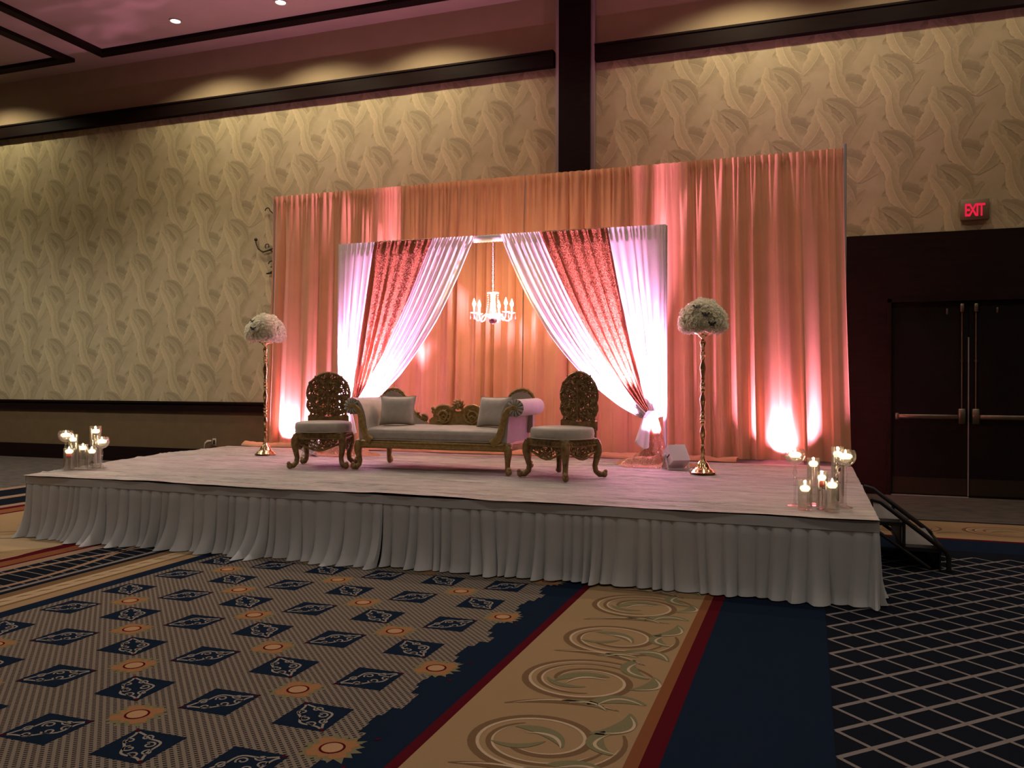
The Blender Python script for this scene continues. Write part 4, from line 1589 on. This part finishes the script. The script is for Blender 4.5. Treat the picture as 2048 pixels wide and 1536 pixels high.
    for z in (.62, .70, .78, .86, .94, 1.0):
        for sg in (-1, 1):
            leaf3(cv, 0, z, .075, .75, .016, .234, sg, .014)
    cv.build('back_carving', 'gold', t)
    return t
make_chair('carved gilt chair left of the sofa, half hiding an uplight', (-5.17, 8.16, ST + .012), math.radians(20))
make_chair('carved gilt chair right of the sofa, angled inward', (-2.33, 8.06, ST + .012), math.radians(-26))

# ------------------------------------------------------------------ sofa
def make_sofa():
    t = thing('carved_sofa', 'gilt carved settee with rolled arms and taupe velvet between the two chairs', 'sofa', (-3.785, 8.40, ST + .012))
    yf, yb = -.37, .37
    # rails
    r = MB()
    r.box(-.86, .86, yf, yf + .05, .235, .325, .012)
    r.box(-.86, .86, yf - .010, yf + .04, .295, .315, .006)
    r.box(-.86, .86, yf - .008, yf + .04, .250, .262, .005)
    r.build('front_rail', 'goldrail', t)
    r = MB()
    r.box(-.86, .86, yb - .05, yb, .235, .325, .012)
    r.build('back_rail', 'goldrail', t)
    for sx in (-1, 1):
        r = MB()
        x0, x1 = sorted((sx * .81, sx * .87))
        r.box(x0, x1, yf + .05, yb - .05, .235, .325, .010)
        x0, x1 = sorted((sx * .84, sx * .885))
        r.box(x0, x1, yf + .05, yb - .05, .295, .315, .006)
        r.build('side_rail', 'goldrail', t)
        for sy, y in ((-1, yf + .03), (1, yb - .03)):
            lg = MB()
            cabriole(lg, sx * .865, y, .30, sx * .45 if sy < 0 else sx * .1, sy * .75 if sy < 0 else sy * .6, .038)
            lg.box(sx * .865 - .045, sx * .865 + .045, y - .04, y + .04, .255, .325, .012)
            lo = lg.build('leg', 'goldleg', t)
            kc = MB()
            scroll3(kc, abs(sx * .865), .26, .032, .3, 1.2, y - .042 * (1 if sy < 0 else -1), .008, sx, 12)
            kc.build('knee_carving', 'gold', lo)
    # seat cushion
    def seat(u, v):
        x = -.78 + 1.56 * u
        a = v
        prof = [(yf + .012, .325), (yf + .0, .35), (yf - .004, .40), (yf + .006, .435), (yf + .035, .452), (yf + .12, .462), (0, .475), (yb - .12, .47), (yb - .06, .455)]
        q_ = v * (len(prof) - 1)
        i = min(int(q_), len(prof) - 2)
        f = q_ - i
        y = prof[i][0] + (prof[i + 1][0] - prof[i][0]) * f
        z = prof[i][1] + (prof[i + 1][1] - prof[i][1]) * f
        ed = max(0, (abs(x) - .70) / .08)
        return (x, y, z - .012 * ed + .003 * math.sin(x * 14) * (v > .45))
    s_ = MB().grid(seat, 60, 24)
    s_.box(-.78, .78, yf + .02, yb - .055, .30, .43)
    so = s_.build('seat_cushion', 'uph', t)
    MB().tube([(-.78 + 1.56 * i / 30, yf - .002, .330) for i in range(31)], .006, 5).build('piping', 'uph', so)
    # rolled arms: thick S profile swept from front to back
    def arm_line():
        c = [(.66, .335), (.72, .36), (.765, .41), (.79, .48), (.805, .56), (.83, .635), (.865, .695), (.905, .735)]
        sp_ = [(.955 + .082 * math.cos(a), .690 + .082 * math.sin(a)) for a in [2.15 - .45 * i for i in range(12)]]
        return c + sp_
    line = arm_line()
    n = len(line)
    def normals(ln):
        out = []
        for i in range(len(ln)):
            a, b = ln[max(0, i - 1)], ln[min(len(ln) - 1, i + 1)]
            dx, dz = b[0] - a[0], b[1] - a[1]
            L = math.hypot(dx, dz)
            out.append((-dz / L, dx / L))
        return out
    nr = normals(line)
    # padded body: inner face of the line, outer face and full roll
    outer = [(.955 + .09 * math.cos(a), .690 + .09 * math.sin(a)) for a in [2.3 - .42 * i for i in range(11)]]
    body = [(.70, .33), (.735, .37), (.765, .43), (.775, .50), (.785, .57), (.80, .63), (.83, .70), (.87, .755)] + outer + [(.885, .60), (.875, .52), (.868, .42), (.862, .325)]
    # keep the roll closed: drop points that fold back inside
    for sx in (-1, 1):
        b = MB()
        ol = [(sx * x, z) for x, z in body]
        if sx < 0:
            ol = ol[::-1]
        ny = 8
        vs, fs = [], []
        m_ = len(ol)
        for j in range(ny + 1):
            y = yf + .015 + (yb - yf - .03) * j / ny
            for (x, z) in ol:
                vs.append((x, y, z))
        for j in range(ny):
            for i in range(m_):
                k2 = (i + 1) % m_
                fs.append((j * m_ + i, j * m_ + k2, (j + 1) * m_ + k2, (j + 1) * m_ + i))
        fs.append(tuple(range(m_ - 1, -1, -1)))
        fs.append(tuple(range(ny * m_, (ny + 1) * m_)))
        b.add(vs, fs)
        ao = b.build('rolled_arm', 'uph', t)
        # gathered front of the roll
        g = MB()
        for i in range(11):
            a = 2.6 - i * .5
            g.tube([(sx * (.955 + .02 * math.cos(a)), yf + .006, .690 + .02 * math.sin(a)), (sx * (.955 + .055 * math.cos(a)), yf - .004, .690 + .055 * math.sin(a)), (sx * (.955 + .088 * math.cos(a)), yf + .012, .690 + .088 * math.sin(a))], [.006, .012, .014], 6)
        g.sphere((sx * .955, yf + .004, .690), .024, 8, 6, (1, .5, 1))
        g.build('gathered_front', 'uph', ao)
        # upholstered front strip and gilt outline
        for y, nm in ((yf + .004, 'front'), (yb - .004, 'rear')):
            f = MB()
            pts = [(sx * x, y - (.006 if nm == 'front' else -.006), z) for x, z in [(.70, .315), (.765, .36), (.80, .43), (.822, .52), (.84, .60), (.868, .655), (.905, .685), (.94, .70), (.965, .69), (.962, .668)]]
            fine = []
            for j in range(len(pts) - 1):
                for q_ in (0, .5):
                    fine.append(tuple(pts[j][d] + (pts[j + 1][d] - pts[j][d]) * q_ for d in range(3)))
            fine.append(pts[-1])
            f.tube(fine, [.046 - .026 * (i / (len(fine) - 1)) for i in range(len(fine))], 8, .45)
            f.build('arm_scroll_frame', 'goldrail', t)
    # back: two upholstered humps with a carved crest
    hump = [(.93, .70), (.935, .76), (.91, .82), (.865, .862), (.80, .878), (.735, .868), (.675, .83), (.63, .77), (.585, .70), (.535, .63), (.48, .575), (.42, .54), (.36, .525)]
    for sx in (-1, 1):
        b = MB()
        ol = [(sx * x, z - .03) for x, z in hump] + [(sx * .36, .40), (sx * .93, .40)]
        if sx < 0:
            ol = ol[::-1]
        b.prism(ol, 'y', yb - .085, yb - .02)
        b.build('back_panel', 'uph', t)
        f = MB()
        pts = [(sx * x, yb - .05, z) for x, z in hump]
        fine = []
        for j in range(len(pts) - 1):
            for q_ in (0, .33, .66):
                fine.append(tuple(pts[j][d] + (pts[j + 1][d] - pts[j][d]) * q_ for d in range(3)))
        fine.append(pts[-1])
        f.tube(fine, .018, 7)
        f.tube([(x * .955 if abs(x) > .7 else x - sx * .03, y - .02, z - .055) for x, y, z in fine[4:]], .010, 6)
        fo = f.build('crest_rail', 'goldleg', t)
        c = MB()
        for i in range(2, len(fine) - 1):
            x, y, z = fine[i]
            dx, dz = fine[i + 1][0] - x, fine[i + 1][2] - z
            a = math.atan2(dz, dx * sx)
            leaf3(c, abs(x), z - .022, .060, a + .6, .014, yb - .062, sx, .014)
            if i % 2 == 0:
                scroll3(c, abs(x) - .01, z - .028, .022, a, 1.1, yb - .066, .007, sx, 10)
        c.build('crest_carving', 'goldleg', fo)
        v = MB()
        scroll3(v, .40, .535, .045, 1.0, 1.5, yb - .055, .013, sx, 20)
        scroll3(v, .47, .565, .032, 2.0, -1.4, yb - .06, .010, sx, 16)
        v.build('volute', 'gold', t)
    # centre medallion
    md = MB()
    ol = [(-.36, .42), (.36, .42), (.36, .52), (.33, .545), (.30, .56), (.285, .62), (.25, .665), (.19, .685), (.12, .672), (.07, .63), (0, .62), (-.07, .63), (-.12, .672), (-.19, .685), (-.25, .665), (-.285, .62), (-.30, .56), (-.33, .545), (-.36, .52)]
    md.prism(ol, 'y', yb - .065, yb - .04)
    for sg in (-1, 1):
        md.tube([(sg * x, yb - .058, z) for x, z in [(.04, .62), (.07, .64), (.12, .678), (.19, .69), (.25, .67), (.285, .625), (.30, .56)]], .016, 7)
        scroll3(md, .175, .57, .095, 2.6, 1.6, yb - .072, .015, sg, 26)
        scroll3(md, .175, .55, .045, .4, -1.3, yb - .078, .011, sg, 16)
        scroll3(md, .305, .62, .032, 1.2, 1.3, yb - .06, .012, sg, 14)
        md.sphere((sg * .315, yb - .055, .652), .024, 8, 6)
        for q_ in range(7):
            leaf3(md, .175 + .04 * math.cos(q_ * .9), .56 + .04 * math.sin(q_ * .9), .06, q_ * .9, .015, yb - .07, sg, .014)
    md.v = [(x + .03, y, z) for x, y, z in md.v]
    md.build('centre_medallion', 'goldrail', t)
    cr = MB()
    cr.sphere((0, yb - .07, .685), .032, 8, 6)
    for q_ in range(9):
        a = -.5 + q_ * (PI + 1.0) / 8
        leaf3(cr, .012 * math.cos(a), .68 + .012 * math.sin(a), .075, a - .25, .018, yb - .062, 1, .016)
    for q_ in range(5):
        a = 2 * PI * q_ / 5
        cr.sphere((.03 * math.cos(a), yb - .092, .685 + .03 * math.sin(a)), .017, 7, 5)
    cr.v = [(x + .03, y, z) for x, y, z in cr.v]
    cr.build('rose_crest', 'goldrail', t)
    return t
make_sofa()

# pillows
def pillow(label, loc, rz, lean, wd=.40, ht=.335):
    t = thing('velvet_pillow', label, 'pillow', loc, rz, 'taupe pillows on the sofa')
    b = MB()
    n = 18
    for side in (-1, 1):
        def fn(u, v, side=side):
            x, z = (u - .5) * 2, (v - .5) * 2
            pin = 1 - .085 * (1 - abs(x) ** 2) * abs(z) ** 3
            pin2 = 1 - .085 * (1 - abs(z) ** 2) * abs(x) ** 3
            th = .078 * (max(0, (1 - x ** 4)) * max(0, (1 - z ** 4))) ** .55
            wr = .004 * math.sin(9 * x + 5 * z) * (abs(x) > .45) * (1 - abs(x))
            X, Z = x * wd / 2 * pin2, z * ht / 2 * pin
            Y = side * (th + wr)
            c, s_ = math.cos(lean), math.sin(lean)
            return (X, Y * c + (Z + ht / 2) * s_, -Y * s_ * .2 + (Z + ht / 2) * c)
        b.grid(fn, n, n) if side < 0 else b.grid(lambda u, v: fn(1 - u, v, 1), n, n)
    b.build('pillow_cover', 'uph', t)
    sm = MB()
    c, s_ = math.cos(lean), math.sin(lean)
    pts = []
    for i in range(40):
        q_ = i / 40 * 4
        k4, f = int(q_), q_ - int(q_)
        x, z = [(-1 + 2 * f, -1), (1, -1 + 2 * f), (1 - 2 * f, 1), (-1, 1 - 2 * f)][k4]
        pin = 1 - .085 * (1 - abs(x) ** 2) * abs(z) ** 3
        pin2 = 1 - .085 * (1 - abs(z) ** 2) * abs(x) ** 3
        Z = z * ht / 2 * pin
        pts.append((x * wd / 2 * pin2, (Z + ht / 2) * s_, (Z + ht / 2) * c))
    sm.tube(pts, .005, 5, closed=True)
    sm.build('seam', 'uph', t)
    return t
pillow('taupe velvet pillow leaning at the left end of the sofa', (-4.335, 8.33, ST + .012 + .474), math.radians(14), math.radians(15))
pillow('taupe velvet pillow leaning against the right sofa arm', (-3.20, 8.33, ST + .012 + .474), math.radians(-14), math.radians(15))

# ------------------------------------------------------------------ tall flower stands
BLOOM = None
def bloom_mesh(seed):
    rr = random.Random(seed)
    b = MB()
    for ringi, (cnt, el, R) in enumerate(((7, .25, .040), (7, .75, .036), (5, 1.15, .028))):
        for i in range(cnt):
            a = 2 * PI * i / cnt + ringi * .5 + rr.uniform(-.2, .2)
            e = el + rr.uniform(-.12, .12)
            d = Vector((math.cos(a) * math.cos(e), math.sin(a) * math.cos(e), math.sin(e)))
            s_ = Vector((-math.sin(a), math.cos(a), 0))
            u_ = d.cross(s_)
            p = d * R * .25
            w_ = R * .55
            vs = [p - s_ * w_ * .3, p + s_ * w_ * .3, d * R * .8 + s_ * w_ + u_ * -.004, d * R * 1.12 + s_ * w_ * .35 + u_ * .006, d * R * 1.12 - s_ * w_ * .35 + u_ * .006, d * R * .8 - s_ * w_ + u_ * -.004, d * R * .7 + u_ * -.009]
            b.add([tuple(x) for x in vs], [(0, 1, 6), (1, 2, 6), (2, 3, 6), (3, 4, 6), (4, 5, 6), (5, 0, 6)])
    b.sphere((0, 0, .012), .012, 6, 4)
    return b
BM = [bloom_mesh(i) for i in range(3)]
def flower_stand(label, flabel, loc, dark, squash=1.0):
    t = thing('flower_stand', label, 'flower stand', loc, 0, 'tall brass flower stands')
    MB().lathe([(.125, 0), (.135, .008), (.132, .02), (.115, .028), (.108, .045), (.085, .055), (.07, .075), (.062, .10), (.048, .12), (.034, .135), (.026, .16)], 28).build('base', 'shiny', t)
    prof = []
    z = .15
    mods = [(.15, .30), (.30, .52), (.52, .64), (.64, .86), (.86, .98), (.98, 1.20), (1.20, 1.30), (1.30, 1.42)]
    for i, (a, b_) in enumerate(mods):
        L = b_ - a
        if i % 2 == 0:
            prof += [(.020, a), (.026, a + L * .12), (.018, a + L * .25), (.030, a + L * .42), (.022, a + L * .55), (.028, a + L * .7), (.016, a + L * .85)]
        else:
            prof += [(.018, a), (.024, a + L * .08), (.016, a + L * .14), (.030, a + L * .5), (.032, a + L * .62), (.024, a + L * .78), (.014, a + L * .9)]
    prof += [(.02, 1.42), (.045, 1.44), (.05, 1.455)]
    MB().lathe(prof, 16).build('turned_stem', 'shiny', t)
    MB().lathe([(.05, 1.45), (.085, 1.465), (.09, 1.475), (.03, 1.478)], 20).build('top_dish', 'shiny', t)
    f = thing('flower_dome', flabel, 'flowers', (loc[0], loc[1], loc[2] + 1.47), 0, 'domes of cream flowers')
    MB().lathe([(0, .0), (.12, .005), (.19, .03), (.207, .085), (.19, .18), (.14, .26), (.07, .305), (0, .318)], 20).build('flower_core', 'petal', f)
    me = []
    for b in BM:
        o = b.build('blossom', 'petal', f)
        me.append(o)
    N = 130
    rr = random.Random(int(abs(loc[0]) * 10))
    for i in range(N):
        q_ = (i + .5) / N
        el = math.asin(1 - 1.62 * q_)
        a = i * 2.39996 + rr.uniform(-.15, .15)
        d = Vector((math.cos(a) * math.cos(el), math.sin(a) * math.cos(el), math.sin(el)))
        p = Vector((d.x * .222, d.y * .222, .085 + d.z * (.245 if d.z > 0 else .085)))
        o = me[i] if i < 3 else me[i % 3].copy()
        if i >= 3:
            COL.objects.link(o)
            o.parent = f
        o.location = p * rr.uniform(.97, 1.04)
        o.rotation_mode = 'QUATERNION'
        o.rotation_quaternion = d.to_track_quat('Z', 'Y')
        s_ = rr.uniform(1.0, 1.35)
        o.scale = (s_, s_, s_)
    # small dark flowers tucked among the blossoms, facing the viewer
    for (ax, ez) in dark:
        d = Vector((math.cos(ax) * math.cos(ez), math.sin(ax) * math.cos(ez), math.sin(ez)))
        b = MB()
        for sg in (-1, 1):
            b.add([(0, 0, 0), (sg * .035, .028, .012), (sg * .045, .008, .014), (sg * .020, -.006, .004), (sg * .030, -.028, .010), (sg * .006, -.018, .002)], [(0, 1, 2, 3), (0, 3, 4, 5)] if sg > 0 else [(3, 2, 1, 0), (5, 4, 3, 0)])
        b.tube([(0, .02, .003), (0, -.02, .003)], .005, 5)
        o = b.build('dark_accent', 'darkbloom', f)
        o['label'] = 'small black accent tucked among the cream flowers'
        o.location = Vector((d.x * .268, d.y * .268, .085 + d.z * .295))
        o.rotation_mode = 'QUATERNION'
        o.rotation_quaternion = d.to_track_quat('Z', 'Y')
    return t
flower_stand('tall brass flower stand on the left by the drape edge', 'dome of cream flowers on the left brass stand', (-6.655, 9.12, ST + .012), [(-1.75, .62), (-1.55, .25)])
flower_stand('tall brass flower stand on the right beside the uplight', 'dome of cream flowers on the right brass stand', (-1.045, 8.87, ST + .012), [(-1.75, .62), (-1.35, .30), (-1.12, -.02)])

# ------------------------------------------------------------------ candle groups
def glass_cyl(label, x, y, h, r, grp, level=.7):
    t = thing('glass_cylinder', label, 'candle vase', (x, y, ST + .012), 0, grp)
    MB().lathe([(0, 0), (r * .96, 0), (r, .004), (r, h), (r - .0035, h), (r - .0035, .016), (0, .014)], 24, caps=False).build('glass_wall', 'glass', t)
    wl = .016 + (h - .016) * level
    MB().lathe([(0, .016), (r - .006, .016), (r - .006, wl), (0, wl)], 20, caps=False).build('water', 'water', t)
    return wl

def goblet(label, x, y, h, R, grp):
    t = thing('glass_goblet', label, 'candle vase', (x, y, ST + .012), 0, grp)
    bh = R * 1.55
    zb = h - bh
    MB().lathe([(0, .0), (.055, .0), (.056, .004), (.03, .010), (.012, .022), (.008, .06), (.0085, zb * .6), (.016, zb * .66), (.009, zb * .72), (.017, zb * .8), (.009, zb * .88), (.010, zb - .004), (.014, zb)], 18, caps=False).build('stem', 'glass', t)
    prof = []
    for i in range(13):
        a = -PI / 2 + (PI * .5 + .62) * i / 12
        prof.append((max(.004, R * math.cos(a)), zb + R * 1.0 + R * math.sin(a)))
    MB().lathe(prof, 26, caps=False).build('bowl', 'glass', t)
    wl = zb + R * .92
    wp_ = [(r_ * .97, z) for r_, z in prof if z < wl] + [(R * .955, wl), (0, wl)]
    MB().lathe([(0, zb + .003)] + wp_, 22, caps=False).build('water', 'water', t)
    return wl

def candle(label, x, y, zw, r, grp, power=.55):
    t = thing('floating_candle', label, 'candle', (x, y, ST + .012 + zw), 0, grp)
    MB().lathe([(0, -.018), (r * .7, -.016), (r, .002), (r * .97, .012), (r * .75, .021), (r * .35, .026), (0, .027)], 18).build('wax', 'wax', t)
    MB().tube([(0, 0, .020), (0, 0, .030)], .0015, 5).build('wick', 'wick', t)
    MB().lathe([(0, .025), (.007, .031), (.0085, .038), (.005, .048), (0, .058)], 10).build('flame', 'flame', t)
    pl = bpy.data.lights.new('candle_light', 'POINT')
    pl.energy = power
    pl.color = (1.0, .66, .34)
    pl.shadow_soft_size = .012
    po = bpy.data.objects.new('candle_light', pl)
    COL.objects.link(po)
    po.parent = t
    po.location = (0, 0, .045)

def sunk_bloom(label, x, y, z, kind, grp, h=.12):
    t = thing('submerged_flower', label, 'flower', (x, y, ST + .012), 0, grp)
    if kind == 'rose':
        b = MB()
        for i in range(5):
            b.sphere((.012 * math.cos(i * 1.26), .012 * math.sin(i * 1.26), z + .0), .022, 8, 6, (1, 1, .95))
        b.sphere((0, 0, z + .008), .022, 8, 6, (1, 1, 1.0))
        b.build('rose_head', 'redrose', t)
    else:
        b = MB()
        rr = random.Random(int(x * 1000))
        for i in range(7):
            a, zz_ = rr.uniform(0, 6.28), z + rr.uniform(-.05, .05)
            b.sphere((.018 * math.cos(a), .018 * math.sin(a), zz_), rr.uniform(.006, .012), 7, 5, (1, 1, 1.2))
        b.build('bloom_spray', 'darkbloom', t)
    st = MB()
    st.tube([(0, 0, z), (.006, .004, z * .55), (0, .004, .02)], .0028, 5)
    st.build('flower_stem', 'leafgreen', t)
    lv = MB()
    for i in range(3):
        a = 2.1 * i + x * 7
        c, s_ = math.cos(a), math.sin(a)
        zz_ = z - .03 - .018 * i
        lv.add([(0, 0, zz_), (.014 * c - .008 * s_, .014 * s_ + .008 * c, zz_ + .006), (.03 * c, .03 * s_, zz_ - .014), (.014 * c + .008 * s_, .014 * s_ - .008 * c, zz_ + .004), (.014 * c, .014 * s_, zz_ - .002)], [(0, 1, 4), (1, 2, 4), (2, 3, 4), (3, 0, 4)])
    lv.build('flower_leaf', 'leafgreen', t)

def candle_set(side, items):
    g1, g2, g3 = 'candle glasses on the %s corner of the stage' % side, 'floating candles on the %s corner of the stage' % side, 'flowers under water on the %s corner of the stage' % side
    for it in items:
        kind, x, y, h, r, lab = it[:6]
        if kind == 'gob':
            wl = goblet('stemmed glass bowl, ' + lab, x, y, h, r, g1)
            candle('lit floating candle in the ' + it[6], x, y, wl, r * .62, g2, .8)
        else:
            wl = glass_cyl('glass cylinder, ' + lab, x, y, h, r, g1, it[7])
            candle('lit floating candle in the ' + it[6], x, y, wl, r * .72, g2, .5)
            if it[8]:
                sunk_bloom(it[9], x, y, wl - .045 if it[8] == 'rose' else wl * .62, it[8], g3)
candle_set('right', [
    ('gob', -.10, 6.84, .44, .077, 'leftmost of the right group', 'leftmost stemmed bowl of the right group'),
    ('cyl', .035, 6.90, .37, .048, 'plain and mid height behind the right group', 'plain mid height cylinder of the right group', .86, None, ''),
    ('cyl', -.025, 6.66, .225, .052, 'short, front left of the right group', 'short front left cylinder of the right group', .66, None, ''),
    ('cyl', .095, 6.74, .285, .043, 'holding a red rose in the right group', 'red rose cylinder of the right group', .80, 'rose', 'red rose under water in the right candle group'),
    ('cyl', .215, 7.00, .455, .048, 'tallest of the right group with dark sprigs', 'tallest cylinder of the right group', .86, 'spray', 'dark sprig under water in the tallest right cylinder'),
    ('cyl', .165, 6.62, .225, .052, 'short, front right of the right group', 'short front right cylinder of the right group', .84, None, ''),
    ('gob', .265, 6.86, .44, .080, 'rightmost at the stage corner', 'rightmost stemmed bowl at the stage corner'),
])
candle_set('left', [
    ('gob', -7.635, 6.92, .415, .080, 'leftmost at the left stage corner', 'leftmost stemmed bowl at the left stage corner'),
    ('cyl', -7.555, 6.94, .375, .050, 'with a dark sprig beside the leftmost bowl', 'cylinder beside the leftmost bowl', .84, 'spray', 'dark sprig under water beside the leftmost bowl'),
    ('cyl', -7.50, 6.84, .235, .055, 'holding a red rose in the left group', 'red rose cylinder of the left group', .82, 'rose', 'red rose under water in the left candle group'),
    ('cyl', -7.455, 6.98, .27, .052, 'short and plain in the middle of the left group', 'short middle cylinder of the left group', .82, None, ''),
    ('cyl', -7.455, 7.15, .46, .060, 'tallest and rearmost of the left group', 'tallest cylinder of the left group', .86, 'spray', 'dark sprig under water in the tallest left cylinder'),
    ('gob', -7.335, 7.12, .34, .080, 'rightmost of the left group', 'rightmost stemmed bowl of the left group'),
    ('cyl', -7.33, 6.98, .235, .052, 'in front of the right bowl of the left group', 'cylinder in front of the right bowl of the left group', .80, 'spray', 'dark sprig under water in front of the right bowl of the left group'),
])
